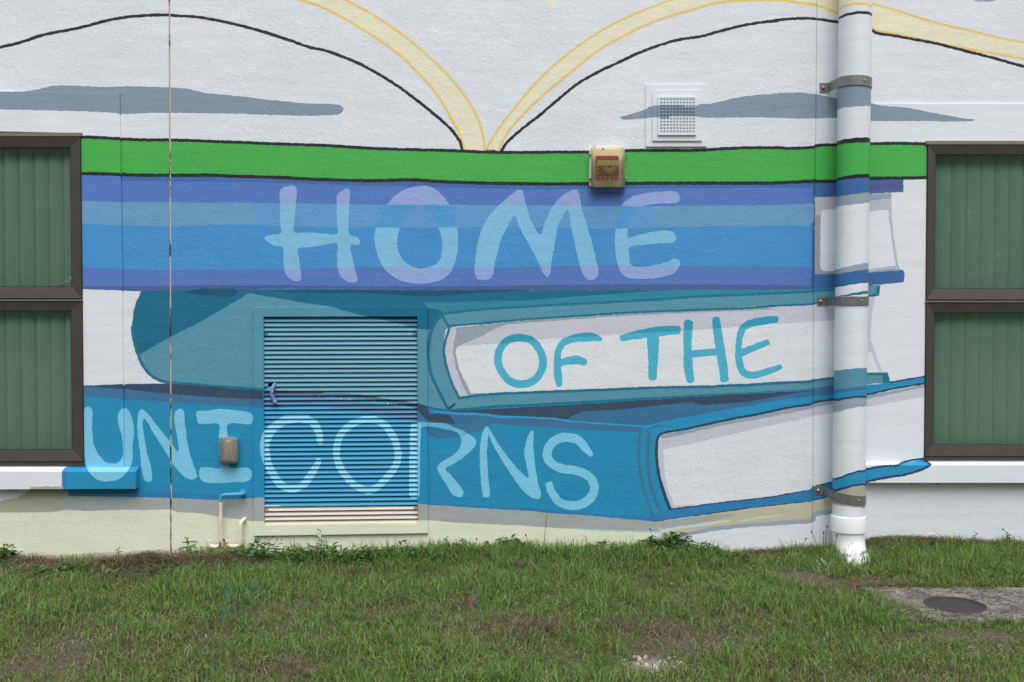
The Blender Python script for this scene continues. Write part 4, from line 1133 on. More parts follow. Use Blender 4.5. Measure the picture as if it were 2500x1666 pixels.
mb = MB(); mb.tube(bend([U(598, 1267, .02), U(596, 1268, -.02), U(587.5, 1276, -.045), U(586.5, 1290, -.045), U(586, 1322, -.045)], .025), R_, 14)
mb.build('riser', M_PIPE_CREAM, dp2, smooth=True)
mb = MB(); mb.tube(bend([U(586, 1318, -.045), U(586, 1334.5, -.045), U(557.5, 1334.5, -.045), U(556.5, 1320, -.045)], .032), R_ * 1.12, 14)
mb.build('trap', M_PIPE_OLD, dp2, smooth=True)
mb = MB(); mb.tube([U(586.5, 1286, -.045), U(586.4, 1296, -.045)], R_ * 1.14, 14); mb.build('coupling', M_PIPE_CREAM, dp2, smooth=True)

# ------------------------------------------------------------ downpipe
PD, PR = -.125, .0805
def pipe_x(py):
    return U(2088.6 - 17.0 * py / 1230, py, PD).x
ztop, zbot = U(2090, -700, PD).z, U(2072, 1262, PD).z
down = thing('downpipe', (pipe_x(1330), PD, 0), 'tall white plastic downpipe painted across by the mural, with an elbow at the bottom', 'downpipe')
# colour boundaries read on the pipe: left edge, middle, right edge (enlarged tile 1800,*)
def bz(oy, l, c, r):
    zl = U(2050, oy + l / Z, PD).z; zc = U(2085, oy + c / Z, PD - PR).z; zr = U(2125, oy + r / Z, PD).z
    return zl, zc, zr
BANDS = [('cream', None), ('orange', bz(0, 62, 24, 70)), ('white', bz(0, 85, 42, 92)), ('black', bz(0, 140, 92, 132)), ('white', bz(0, 162, 116, 158)),
 ('cloud', bz(0, 705, 690, 705)), ('white', bz(0, 900, 874, 884)), ('black', bz(0, 1160, 1130, 1145)), ('green', bz(0, 1195, 1172, 1185)),
 ('black', bz(400, 120, 86, 98)), ('navybar', bz(400, 142, 118, 124)), ('pgrey', bz(400, 275, 246, 238)), ('white', bz(400, 355, 330, 322)),
 ('pgrey', bz(400, 868, 826, 816)), ('navybar', bz(400, 908, 878, 868)), ('tealline', bz(400, 990, 968, 958)), ('white', bz(400, 1016, 986, 980)),
 ('tealline', bz(400, 1090, 1056, 1042)), ('white', bz(400, 1094, 1078, 1064)),
 ('tealm', bz(800, 352, 334, 334)), ('sb', bz(800, 508, 490, 482)), ('ubc', bz(800, 532, 520, 512)), ('navy', bz(800, 582, 562, 560)), ('pgrey', bz(800, 604, 578, 580)),
 ('white', bz(800, 694, 656, 644)), ('navy', bz(800, 1234, 1182, 1162)), ('ubc', bz(800, 1254, 1196, 1182)), ('navy', bz(800, 1322, 1288, 1272)), ('tan', bz(800, 1346, 1304, 1292)),
 ('white', bz(800, 1448, 1474, 1476))]
mb = MB(); NA = 64
for i in range(NA):
    def zb(b_, a):
        s = math.sin(a); zl, zc, zr = b_
        if math.cos(a) < 0: s = math.copysign(1, s) if abs(s) > .01 else 0
        q = zc + (zr - zl) / 2 * s + ((zr + zl) / 2 - zc) * s * s
        return q + .0012 * math.sin(a * 9 + zc * 40)
    a0, a1 = math.tau * i / NA, math.tau * (i + 1) / NA       # angle from the viewer's side
    e0 = [ztop] + [zb(b_, a0) for _, b_ in BANDS[1:]] + [zbot]
    e1 = [ztop] + [zb(b_, a1) for _, b_ in BANDS[1:]] + [zbot]
    for k, (c, _) in enumerate(BANDS):
        q = []
        for a, z in ((a0, e0[k]), (a1, e1[k]), (a1, e1[k + 1]), (a0, e0[k + 1])):
            z = max(z, zbot)
            t = (z - zbot) / (ztop - zbot)
            cx = pipe_x(1262) + (pipe_x(-700) - pipe_x(1262)) * t
            q.append((cx + PR * math.sin(a), PD - PR * math.cos(a), z))
        mb.add(q, [(3, 2, 1, 0)], ALB[c])
o = mb.build('pipe', M_PVC, down, smooth=True, paint=True)
M_PVC_WHITE = plain('white_pvc', (212, 216, 224), .35, 0, .03, 12)
xb = pipe_x(1290)
def ringp(cx, cy, cz, r, tilt, n=40):
    """circle whose axis leans from down (0) to towards the viewer (90 deg)"""
    t = math.radians(tilt); ax = Vector((0, -math.sin(t), -math.cos(t))); u = Vector((1, 0, 0)); v = ax.cross(u)
    return [Vector((cx, cy, cz)) + u * (r * math.cos(k * math.tau / n)) + v * (r * math.sin(k * math.tau / n)) for k in range(n)]
zc0, zc1 = U(2070, 1266, PD - PR).z, U(2070, 1304, PD - PR).z
mb = MB()
mb.loft([ringp(xb, PD, zc0 + .002, PR + .001, 0), ringp(xb, PD, zc0, PR + .0055, 0), ringp(xb, PD, zc0 - .003, PR + .007, 0), ringp(xb, PD, zc1, PR + .007, 0), ringp(xb, PD, zc1 - .001, PR + .001, 0)])
mb.build('coupling', M_PVC_WHITE, down, smooth=True)
# elbow curving out towards the lawn
mb = MB(); rings = [ringp(xb, PD, zc1 + .004, PR - .0015, 0), ringp(xb, PD, zc1 - .03, PR - .0015, 0)]
RB = .15; zk = zc1 - .028
for k in range(1, 10):
    a = math.radians(62 * k / 9)
    rings.append(ringp(xb + .012 * k / 9, PD - RB * (1 - math.cos(a)), zk - RB * math.sin(a), PR - .0015 + (.004 if k > 5 else 0) * (k - 5) / 4, math.degrees(a)))
a = math.radians(62); d = Vector((.0, -math.sin(a), -math.cos(a)))
e = Vector((xb + .012, PD - RB * (1 - math.cos(a)), zk - RB * math.sin(a)))
e1 = e + d * .02; rings.append(ringp(*e1, PR + .003, 62)); e2 = e + d * .022; rings.append(ringp(*e2, PR + .008, 62)); e3 = e + d * .09; rings.append(ringp(*e3, PR + .008, 62)); rings.append(ringp(*e3, PR, 62)); rings.append(ringp(*(e + d * .03), PR - .004, 62))
mb.loft(rings, cap0=False, cap1=True)
mb.build('elbow', M_PVC_WHITE, down, smooth=True)
# steel straps
def strap(zl, h, slant, tabx, label=None, tw=16):
    """zl: level of the strap's middle on the pipe"""
    cx = xb + (zl - zc0) * ((pipe_x(-700) - pipe_x(1262)) / (ztop - zbot))
    mb = MB(); r = PR + .003; rings = []
    angs = np.linspace(math.radians(-100), math.radians(110), 40)
    for a in angs:
        s = math.sin(a); zz = zl - slant * s
        p_o = Vector((cx + (r + .002) * s, PD - (r + .002) * math.cos(a), zz)); p_i = Vector((cx + (r - .002) * s, PD - (r - .002) * math.cos(a), zz))
        rings.append([p_o + Vector((0, 0, h / 2)), p_o - Vector((0, 0, h / 2)), p_i - Vector((0, 0, h / 2)), p_i + Vector((0, 0, h / 2))])
    mb.loft(rings)
    # arm back to the wall and tab with its bolt
    s = math.sin(angs[0]); x_e = cx + r * s; y_e = PD - r * math.cos(angs[0]); z_e = zl - slant * s
    xt = x_e - .016
    arm = []
    for (x, y, z) in ((x_e, y_e - .01, z_e), (x_e - .008, y_e + .02, z_e + slant * .3), (xt, -.016, z_e + slant * .5), (xt - .004, -.0115, z_e + slant * .5), (xt - .042, -.0115, z_e + slant * .5)):
        arm.append([Vector((x, y - .002, z + h / 2)), Vector((x, y - .002, z - h / 2)), Vector((x, y + .002, z - h / 2)), Vector((x, y + .002, z + h / 2))])
    mb.loft(arm)
    o = mb.build('pipe_strap', M_STEEL, down, bevel=.0006)
    mbb = MB(); c = Vector((xt - .024, -.013, z_e + slant * .5)); mbb.tube([c, c + Vector((0, -.009, 0)), c + Vector((0, -.012, 0))], [.0085, .0085, .004], 8)
    mbb.build('bolt', M_SCREW, o, smooth=True)
    mbb = MB(); a = .28; zz = zl - slant * math.sin(a); c = Vector((cx + r * math.sin(a), PD - r * math.cos(a), zz)); n_ = Vector((math.sin(a), -math.cos(a), 0))
    mbb.tube([c, c + n_ * .006, c + n_ * .008], [.005, .005, .002], 8); mbb.build('bolt', M_SCREW, o, smooth=True)
hz = lambda y: U(2080, y, PD - PR).z
strap(hz(196), .050, .004, 0)
strap(hz(735), .045, .000, 0)
strap(hz(1221), .046, .010, 0)
# ------------------------------------------------------------ ground
GX = np.array([-900, 0, 200, 300, 420, 600, 900, 1200, 1500, 1700, 1900, 2040, 2120, 2300, 2500, 3400], float)
GY = np.array([1366, 1364, 1377, 1374, 1358, 1356, 1350, 1348, 1347, 1354, 1350, 1340, 1326, 1322, 1328, 1330], float)
gxw = np.array([U(x, y, 0).x for x, y in zip(GX, GY)]); gzw = np.array([U(x, y, 0).z for x, y in zip(GX, GY)])

def vnoise(x, y, s, seed):
    """smooth value noise in about -1..1"""
    r = np.random.default_rng(seed).uniform(-1, 1, (97, 97))
    xi, yi = x / s + 40.3, y / s + 37.7
    x0, y0 = np.floor(xi).astype(int), np.floor(yi).astype(int)
    fx, fy = xi - x0, yi - y0
    fx = fx * fx * (3 - 2 * fx); fy = fy * fy * (3 - 2 * fy)
    g = lambda a, b: r[a % 97, b % 97]
    return (g(x0, y0) * (1 - fx) + g(x0 + 1, y0) * fx) * (1 - fy) + (g(x0, y0 + 1) * (1 - fx) + g(x0 + 1, y0 + 1) * fx) * fy

SL_X0, SL_X1 = Gp(2105, 1441).x, 4.2
SL_Y0, SL_Y1 = Gp(2300, 1519.5).y, Gp(2300, 1440).y

def ground_z(x, y):
    x = np.asarray(x, float); y = np.asarray(y, float)
    z = np.interp(x, gxw, gzw) * np.exp(-np.clip(-y, 0, None) / .38)
    far = np.clip((np.clip(-y, 0, None) - 8) / 20, 0, 1)
    z = z + (vnoise(x, y, .34, 1) * .012 + vnoise(x, y, .09, 2) * .005) * np.clip(-y / .15, 0, 1) * (1 - far)
    # flat seat for the slab, and a soft rim around it
    d = np.maximum(np.maximum(SL_X0 - x, x - SL_X1), np.maximum(SL_Y0 - y, y - SL_Y1))
    k = np.clip(d / .12, 0, 1)
    z = z * k + (-.012) * (1 - k)
    # mounds of old clippings along the wall
    for mx, my, r, h in MOUNDS:
        z = z + h * np.exp(-((x - mx) / r) ** 2 - ((y - my) / (r * .5)) ** 2)
    return z
def gpt(px, py): return Gp(px, py, 0.0)
MOUNDS = []
for px, py, r, h in ((285, 1384, .14, .03), (370, 1378, .10, .03), (520, 1374, .16, .03), (90, 1374, .12, .035), (1960, 1412, .10, .03), (2010, 1360, .16, .015), (2180, 1350, .2, .015)):
    p = gpt(px, py); MOUNDS.append((p.x, min(p.y, -.05), r, h))

xs = np.concatenate([np.array([-300, -100, -40, -20, -10, -7, -5]), np.arange(-4.4, 4.41, .05), np.array([5, 7, 10, 20, 40, 100, 300])])
ys = np.concatenate([np.array([-300, -100, -40, -20, -12, -9, -7, -6, -5, -4, -3.4]), np.arange(-3.0, .001, .04), np.array([.12, 300.])])
XX, YY = np.meshgrid(xs, ys, indexing='ij')
ZZ = ground_z(XX, YY)
ZZ[:, -1] = -.05
nx, ny = len(xs), len(ys)
gv = np.stack([XX.ravel(), YY.ravel(), ZZ.ravel()], 1)
gf = [(i * ny + j, (i + 1) * ny + j, (i + 1) * ny + j + 1, i * ny + j + 1) for i in range(nx - 1) for j in range(ny - 1)]
m_soil, nt, b = new_mat('soil_and_thatch')
pos = N(nt, 'ShaderNodeTexCoord').outputs['Object']
n1 = noise(nt, 3.5, 5, .65, .4, pos); n2 = noise(nt, 90, 5, .7, .6, pos); n3 = noise(nt, 240, 3, .6, 0, pos)
c1 = ramp(nt, n2.outputs['Fac'], [(.30, (.05, .040, .030)), (.48, (.13, .105, .08)), (.62, (.22, .18, .135)), (.75, (.32, .27, .21))]).outputs['Color']
c2 = ramp(nt, n2.outputs['Fac'], [(.30, (.05, .048, .026)), (.50, (.12, .11, .06)), (.70, (.22, .19, .11))]).outputs['Color']
c = mixc(nt, ramp(nt, n1.outputs['Fac'], [(.40, grey(0)), (.60, grey(1))]).outputs['Color'], c1, c2)
# pale sandy patch with lime grit
sp = gpt(1590, 1628)
def blob(center, rx, ry):
    mp = N(nt, 'ShaderNodeMapping'); mp.vector_type = 'POINT'
    mp.inputs['Location'].default_value = (-center.x / rx, -center.y / ry, 0); mp.inputs['Scale'].default_value = (1 / rx, 1 / ry, 0)
    nt.links.new(pos, mp.inputs['Vector'])
    ln = N(nt, 'ShaderNodeVectorMath', operation='LENGTH'); nt.links.new(mp.outputs['Vector'], ln.inputs[0])
    return ln.outputs['Value']
fac = math_n(nt, 'SUBTRACT', math_n(nt, 'ADD', noise(nt, 22, 4, .8, .5, pos).outputs['Fac'], .28), blob(sp, .16, .12))
sand = ramp(nt, n3.outputs['Fac'], [(.35, (.25, .21, .16)), (.6, (.55, .50, .42))]).outputs['Color']
c = mixc(nt, ramp(nt, fac, [(.0, grey(0)), (.30, grey(.55))]).outputs['Color'], c, sand)
nt.links.new(c, b.inputs['Base Color']); b.inputs['Roughness'].default_value = .95; b.inputs['Specular IOR Level'].default_value = .15
bp = N(nt, 'ShaderNodeBump'); bp.inputs['Strength'].default_value = .9; bp.inputs['Distance'].default_value = .012
nt.links.new(n2.outputs['Fac'], bp.inputs['Height']); nt.links.new(bp.outputs['Normal'], b.inputs['Normal'])
ground = mesh_obj('ground', gv, gf, m_soil, smooth=True)
tag(ground, 'bare soil and thatch under the lawn', None, None, 'structure')

# ------------------------------------------------------------ concrete slab with a round lid
m_conc, nt, b = new_mat('weathered_concrete')
pos = N(nt, 'ShaderNodeTexCoord').outputs['Object']
na = noise(nt, 120, 3, .75, 0, pos); nb_ = noise(nt, 5, 5, .65, .5, pos); ncr = noise(nt, 38, 4, .7, .3, pos)
ca = ramp(nt, na.outputs['Fac'], [(.36, (.05, .047, .042)), (.47, (.22, .21, .19)), (.62, (.52, .49, .45))]).outputs['Color']
cb = ramp(nt, nb_.outputs['Fac'], [(.36, grey(.50)), (.60, grey(1.0))]).outputs['Color']
cc = ramp(nt, ncr.outputs['Fac'], [(.40, grey(.42)), (.56, grey(1.0))]).outputs['Color']
c = mixc(nt, 1, mixc(nt, 1, ca, cb, 'MULTIPLY'), cc, 'MULTIPLY')
c = mixc(nt, 1, c, (.92, .89, .83, 1), 'MULTIPLY')
nt.links.new(c, b.inputs['Base Color']); b.inputs['Roughness'].default_value = .9
bp = N(nt, 'ShaderNodeBump'); bp.inputs['Strength'].default_value = .7; bp.inputs['Distance'].default_value = .004
nt.links.new(na.outputs['Fac'], bp.inputs['Height']); nt.links.new(bp.outputs['Normal'], b.inputs['Normal'])
slab = thing('concrete_slab', ((SL_X0 + 3.1) / 2, (SL_Y0 + SL_Y1) / 2, -.03), 'weathered concrete slab set in the lawn under the right window', 'slab')
lidc = Gp(2331, 1477, .012); lrx, lry = 70 / F * (lidc.y - CAM.y), .118
SZ = .012
ns = 48
def edge(k):
    """slab outline, slightly broken"""
    a = math.tau * k / ns
    return a
out = []
for (x0, y0, x1, y1, n) in ((SL_X0, SL_Y0, 3.1, SL_Y0, 16), (3.1, SL_Y0, 3.1, SL_Y1, 8), (3.1, SL_Y1, SL_X0, SL_Y1, 16), (SL_X0, SL_Y1, SL_X0, SL_Y0, 8)):
    for k in range(n): out.append((x0 + (x1 - x0) * k / n + random.uniform(-.004, .004), y0 + (y1 - y0) * k / n + random.uniform(-.004, .004)))
inn = []
for (x, y) in out:
    a = math.atan2((y - lidc.y) / lry, (x - lidc.x) / lrx)
    inn.append((lidc.x + lrx * 1.04 * math.cos(a), lidc.y + lry * 1.06 * math.sin(a)))
n = len(out)
cx, cy = sum(p[0] for p in out) / n, sum(p[1] for p in out) / n
mb = MB()
ring = lambda pts, z, s=0: [Vector((x + (cx - x) * s, y + (cy - y) * s, z)) for x, y in pts]
mb.loft([ring(out, -.06), ring(out, SZ - .006), ring(out, SZ, .008), [Vector((x, y, SZ)) for x, y in inn], [Vector((x, y, SZ - .02)) for x, y in inn]], cap0=False, cap1=True)
mb.build('slab', m_conc, slab)
lid = thing('access_lid', (lidc.x, lidc.y, SZ - .02), 'dark round metal access lid set in the concrete slab', 'lid')
m_iron = plain('rusty_cast_iron', (50, 46, 47), .85, 0, .35, 60, .6)
def ell(s, z, k=40): return [Vector((lidc.x + lrx * s * math.cos(math.tau * i / k), lidc.y + lry * s * math.sin(math.tau * i / k), z)) for i in range(k)]
mb = MB(); mb.loft([ell(1, SZ - .019), ell(1, SZ - .003), ell(.97, SZ + .0), ell(.90, SZ + .0), ell(.89, SZ - .003)], cap0=False, cap1=True)
mb.build('lid_plate', m_iron, lid)
mb = MB(); mb.loft([ell(1.035, SZ - .015), ell(1.035, SZ + .003), ell(1.005, SZ + .003), ell(1.005, SZ - .004)], cap0=False, cap1=False)
mb.build('rim', plain('worn_iron_rim', (78, 70, 66), .8, 0, .3, 60, .4), lid)

# ------------------------------------------------------------ grass
def grass_mat(name, trans=.35):
    m = bpy.data.materials.new(name); m.use_nodes = True; nt = m.node_tree; nt.nodes.clear()
    out_ = N(nt, 'ShaderNodeOutputMaterial'); at = N(nt, 'ShaderNodeAttribute', attribute_name='paint')
    d = N(nt, 'ShaderNodeBsdfDiffuse'); t = N(nt, 'ShaderNodeBsdfTranslucent')
    m1 = N(nt, 'ShaderNodeMixShader'); m1.inputs[0].default_value = trans
    nt.links.new(at.outputs['Color'], d.inputs['Color']); nt.links.new(at.outputs['Color'], t.inputs['Color'])
    nt.links.new(d.outputs[0], m1.inputs[1]); nt.links.new(t.outputs[0], m1.inputs[2])
    nt.links.new(m1.outputs[0], out_.inputs['Surface'])
    return m
M_GRASS = grass_mat('grass_blades')
M_LEAF = grass_mat('weed_leaves', .25)

def blades(name, x, y, length, width, lean, cols, z=None, mat=None, curl=.5, az=None):
    """thin bent blades, one mesh: 3 cross-sections + tip, 3 faces each"""
    n = len(x)
    z = ground_z(x, y) - .004 if z is None else z
    az = rng.uniform(0, math.tau, n) if az is None else az            # lean direction
    wa = az + math.pi / 2 + rng.uniform(-.7, .7, n)
    dx, dy = np.cos(az), np.sin(az); wx, wy = np.cos(wa) * width / 2, np.sin(wa) * width / 2
    V = np.zeros((n, 7, 3))
    for k, (t, w) in enumerate(((0, .8), (.4, 1.0), (.75, .75))):
        th = lean * (t + curl * t * t)
        px = x + dx * length * t * np.sin(th); py = y + dy * length * t * np.sin(th); pz = z + length * t * np.cos(th)
        V[:, 2 * k] = np.stack([px - wx * w, py - wy * w, pz], 1); V[:, 2 * k + 1] = np.stack([px + wx * w, py + wy * w, pz], 1)
    th = lean * (1 + curl)
    V[:, 6] = np.stack([x + dx * length * np.sin(th), y + dy * length * np.sin(th), z + length * np.cos(th)], 1)
    V[:, :, 1] = np.minimum(V[:, :, 1], -.004)
    V[:, :, 2] = np.maximum(V[:, :, 2], (z + .001)[:, None] * (np.arange(7) > 1) + (z - .05)[:, None] * (np.arange(7) <= 1))
    base = (np.arange(n) * 7)[:, None]
    quads = np.concatenate([base + np.array([[0, 1, 3, 2]]), base + np.array([[2, 3, 5, 4]])], 1).reshape(-1, 4)
    tris = base + np.array([[4, 5, 6]])
    me = bpy.data.meshes.new(name)
    me.vertices.add(n * 7); me.vertices.foreach_set('co', V.ravel())
    nl = len(quads) * 4 + n * 3
    me.loops.add(nl); me.loops.foreach_set('vertex_index', np.concatenate([quads.ravel(), tris.ravel()]).astype(np.int32))
    me.polygons.add(len(quads) + n)
    st = np.concatenate([np.arange(len(quads)) * 4, len(quads) * 4 + np.arange(n) * 3]).astype(np.int32)
    me.polygons.foreach_set('loop_start', st)
    try: me.polygons.foreach_set('loop_total', np.concatenate([np.full(len(quads), 4), np.full(n, 3)]).astype(np.int32))
    except Exception: pass
    at = me.attributes.new('paint', 'FLOAT_COLOR', 'FACE')
    fc = np.concatenate([np.repeat(cols, 2, 0), cols], 0)
    at.data.foreach_set('color', np.concatenate([fc, np.ones((len(fc), 1))], 1).astype(np.float32).ravel())
    me.materials.append(mat or M_GRASS)
    me.update(calc_edges=True); me.validate()
    o = bpy.data.objects.new(name, me); COL.objects.link(o)
    return o

GREENS = np.array([(.158, .262, .060), (.205, .308, .088), (.122, .216, .052), (.262, .350, .120), (.170, .272, .088)])
YELLOW = np.array([(.17, .19, .065), (.20, .20, .09)])
STRAW = np.array([(.36, .29, .18), (.27, .21, .13), (.18, .135, .085), (.44, .37, .25)])

def gcols(n, straw, lush, bright=1.0):
    c = GREENS[rng.integers(0, len(GREENS), n)] * rng.uniform(.7, 1.3, (n, 1))
    k = rng.random(n)
    c = np.where((k < straw)[:, None], STRAW[rng.integers(0, len(STRAW), n)] * rng.uniform(.7, 1.15, (n, 1)), c)
    c = np.where(((k >= straw) & (k < straw + .06))[:, None], YELLOW[rng.integers(0, 2, n)] * rng.uniform(.8, 1.1, (n, 1)), c)
    return np.clip(c * (1 + .12 * lush[:, None]) * bright, 0.004, .7)

def near(px, py, rx, ry, x, y):
    c = gpt(px, py)
    return np.exp(-((x - c.x) / rx) ** 2 - ((y - c.y) / ry) ** 2)

def in_slab(x, y, m=0.0):
    # grass leans over the near left corner of the slab
    cut = SL_X0 + .0 + np.clip((SL_Y1 - y) / (SL_Y1 - SL_Y0), 0, 1) * .12
    return (x > cut + m) & (y > SL_Y0 + m + vnoise(x, y, .07, 9) * .02) & (y < SL_Y1 - m)

def lawn(name, n, xr, yr, seed, L0, W0):
    x = rng.uniform(*xr, n); y = rng.uniform(*yr, n)
    lush = vnoise(x, y, .42, 3) * .6 + vnoise(x, y, .17, 4) * .5
    # bare and thin places
    bare = (near(1590, 1634, .11, .09, x, y) * .8 + near(1750, 1560, .30, .16, x, y) * .35 + near(1520, 1525, .25, .12, x, y) * .3 + near(1560, 1575, .18, .08, x, y) * .25
            + near(120, 1640, .26, .12, x, y) * .55 + near(700, 1640, .25, .12, x, y) * .5 + near(760, 1560, .22, .1, x, y) * .5 + near(1320, 1535, .18, .1, x, y) * .5
            + near(300, 1398, .40, .12, x, y) * .8 + near(1955, 1412, .14, .10, x, y) * 1.6 + near(2140, 1430, .16, .10, x, y) * .9 + near(2300, 1590, .4, .2, x, y) * .35
            + near(2200, 1345, .30, .09, x, y) * 1.1 + near(1850, 1365, .22, .08, x, y) * 1.1 + near(350, 1376, .62, .085, x, y) * 1.9
            + near(2080, 1385, .10, .05, x, y) * .5)
    dry = np.clip(.5 + vnoise(x, y, .5, 5) * .5 + vnoise(x, y, .2, 6) * .35, 0, 1) * np.clip((-y - .55) / .6, 0, 1)
    dens = np.clip(.80 + .4 * lush - bare * .80 - .22 * dry, .10, 1)
    keep = (rng.random(n) < dens) & ~in_slab(x, y)
    x, y, lush, bare, dry = x[keep], y[keep], lush[keep], bare[keep], dry[keep]
    m = len(x)
    clump = np.clip(vnoise(x, y, .11, 12) * .7 + vnoise(x, y, .05, 13) * .5, -1, 1)
    tall = .55 * np.clip(clump, -.5, 1) + (near(2060, 1500, .26, .2, x, y) * .5 - near(2350, 1560, .5, .12, x, y) * .5 + near(2380, 1390, .5, .14, x, y) * .45 + near(1300, 1368, 1.2, .10, x, y) * .9 + near(1750, 1372, .35, .08, x, y) * .7 + near(1800, 1470, .5, .3, x, y) * .2)
    straw = np.clip(.10 + .34 * dry + .42 * bare - .12 * np.clip(lush, 0, 1) - tall * .2, .03, .95)
    c = np.zeros((m, 3))
    k = rng.random(m) < straw
    c = gcols(m, 0, lush)
    st = STRAW[rng.integers(0, len(STRAW), m)] * rng.uniform(.65, 1.1, (m, 1))
    c = np.where(k[:, None], st, c)
    length = L0 * rng.uniform(.55, 1.25, m) * (1 + .35 * np.clip(lush, -1, 1) + tall - .35 * np.clip(bare, 0, 1))
    lean = np.abs(rng.normal(.45, .3, m)) + k * .55
    width = W0 * rng.uniform(.7, 1.35, m)
    o = blades(name, x, y, length, width, lean, c, curl=.9)
    return o
vis_near, vis_far = -2.05, -.03
g1 = lawn('lawn', 230000, (-3.3, 3.3), (vis_near, vis_far), 1, .051, .0034)
tag(g1, 'mown green lawn with dry brown patches in front of the wall', None, None, 'stuff')
x = rng.uniform(-7, 7, 60000); y = rng.uniform(-5.5, vis_near, 60000)
g2 = blades('lawn', x, y, .05 * rng.uniform(.6, 1.3, 60000), .006 * rng.uniform(.7, 1.3, 60000), np.abs(rng.normal(.5, .3, 60000)), gcols(60000, .2, np.zeros(60000)))
tag(g2, 'rest of the lawn around the camera', None, None, 'stuff')

# long blades creeping over the slab's edges
ex, ey, ea = [], [], []
for k in range(1500):
    q = rng.random()
    if q < .45: x_, y_, a_ = SL_X0 + rng.uniform(-.06, .13), rng.uniform(SL_Y0 - .05, SL_Y1 - .05), rng.normal(-.3, .6)
    elif q < .75: x_, y_, a_ = rng.uniform(SL_X0, 2.9), SL_Y0 - rng.uniform(.015, .08), rng.normal(0, 3)
    else: x_, y_, a_ = rng.uniform(SL_X0, 2.9), SL_Y1 + rng.uniform(-.01, .06), rng.normal(-1.6, .7)
    if q < .45 and x_ > SL_X0 + .0 + .12 * (SL_Y1 - y_) / (SL_Y1 - SL_Y0): continue
    ex.append(x_); ey.append(y_); ea.append(a_)
ex, ey, ea = map(np.array, (ex, ey, ea)); n = len(ex)
o = blades('overhanging_grass', ex, ey, rng.uniform(.035, .085, n) * np.where(ey < SL_Y0, .7, 1), rng.uniform(.003, .005, n), np.abs(rng.normal(.7, .25, n)), gcols(n, .14, np.zeros(n)), z=np.full(n, -.012), curl=.8, az=ea)
tag(o, 'longer grass creeping over the edges of the concrete slab', None, None, 'stuff')

# unmown fringe the mower cannot reach
n = 2500
fx = rng.uniform(gpt(700, 1360).x, gpt(1760, 1360).x, n)
fy = -np.abs(rng.normal(.05, .045, n)) - .012
kp = rng.random(n) < np.clip(.55 + vnoise(fx, fy, .16, 21), .05, 1)
fx, fy = fx[kp], fy[kp]; n = len(fx)
o = blades('wall_fringe', fx, fy, rng.uniform(.04, .105, n) * (1 + .35 * vnoise(fx, fy, .22, 22)), rng.uniform(.0028, .0048, n), np.abs(rng.normal(.38, .25, n)), gcols(n, .08, np.zeros(n), 1.08), curl=.9)
tag(o, 'taller unmown grass fringe right against the wall', None, None, 'stuff')

# wood behind the viewer, seen mirrored in the window panes
rw = np.random.default_rng(5)
nb = 90000
bx_ = rw.uniform(-60, 60, nb); by_ = -34 - rw.uniform(0, 8, nb)
top_ = 13 + 4 * np.interp(bx_, np.linspace(-60, 60, 41), rw.uniform(-1, 1, 41)); bz_ = top_ * rw.beta(1.3, 1.0, nb)
d1, d2 = rw.normal(0, 1, (nb, 3)), rw.normal(0, 1, (nb, 3))
d1 /= np.linalg.norm(d1, axis=1)[:, None]; d2 -= d1 * np.sum(d1 * d2, 1)[:, None]; d2 /= np.linalg.norm(d2, axis=1)[:, None]
sz = rw.uniform(.22, .5, nb)[:, None]; cc_ = np.stack([bx_, by_, bz_], 1)
vv = np.stack([cc_ + d1 * sz, cc_ + d2 * sz * .6, cc_ - d1 * sz, cc_ - d2 * sz * .6], 1).reshape(-1, 3)
lc = np.concatenate([np.array([(.06, .10, .035), (.045, .08, .03), (.08, .12, .045)])[rw.integers(0, 3, nb)], np.ones((nb, 1))], 1)
o = mesh_obj('far_wood', vv, np.arange(nb * 4).reshape(-1, 4), M_LEAF, None, lc)
tag(o, 'row of trees across the lawn behind the viewer', None, None, 'stuff')

# dead clippings lying along the wall foot and in the thin places
def patchpts(spots, n):
    X_, Y_ = [], []
    w = np.array([s[4] for s in spots], float); w /= w.sum()
    for (px, py, rx, ry, _), k in zip(spots, (w * n).astype(int)):
        c = gpt(px, py)
        X_.append(rng.normal(c.x, rx * .6, k)); Y_.append(rng.normal(min(c.y, -.02), ry * .6, k))
    x = np.concatenate(X_); y = np.minimum(np.concatenate(Y_), -.012)
    ok = ~in_slab(x, y, .02)
    return x[ok], y[ok]
x, y = patchpts([(60, 1370, .18, .06, 1), (300, 1382, .28, .06, 3.2), (460, 1374, .25, .06, 2.8), (640, 1368, .25, .06, 1), (290, 1405, .35, .10, 1.2), (1900, 1352, .30, .06, 1.6), (2180, 1345, .28, .08, 1.8), (2140, 1432, .13, .06, .8),
                 (2350, 1330, .4, .05, 1), (1320, 1536, .2, .1, .5), (1560, 1540, .3, .12, .9), (720, 1645, .25, .1, .6), (1260, 1390, .06, .04, .5), (870, 1395, .08, .04, .4), (2260, 1440, .3, .03, .8)], 15000)
n = len(x)
o = blades('dead_grass', x, y, rng.uniform(.03, .085, n), rng.uniform(.0014, .003, n), rng.uniform(1.0, 1.5, n), STRAW[rng.integers(0, 4, n)] * rng.uniform(.45, 1.0, (n, 1)), curl=.1)
tag(o, 'dry brown clippings lying at the foot of the wall', None, None, 'stuff')

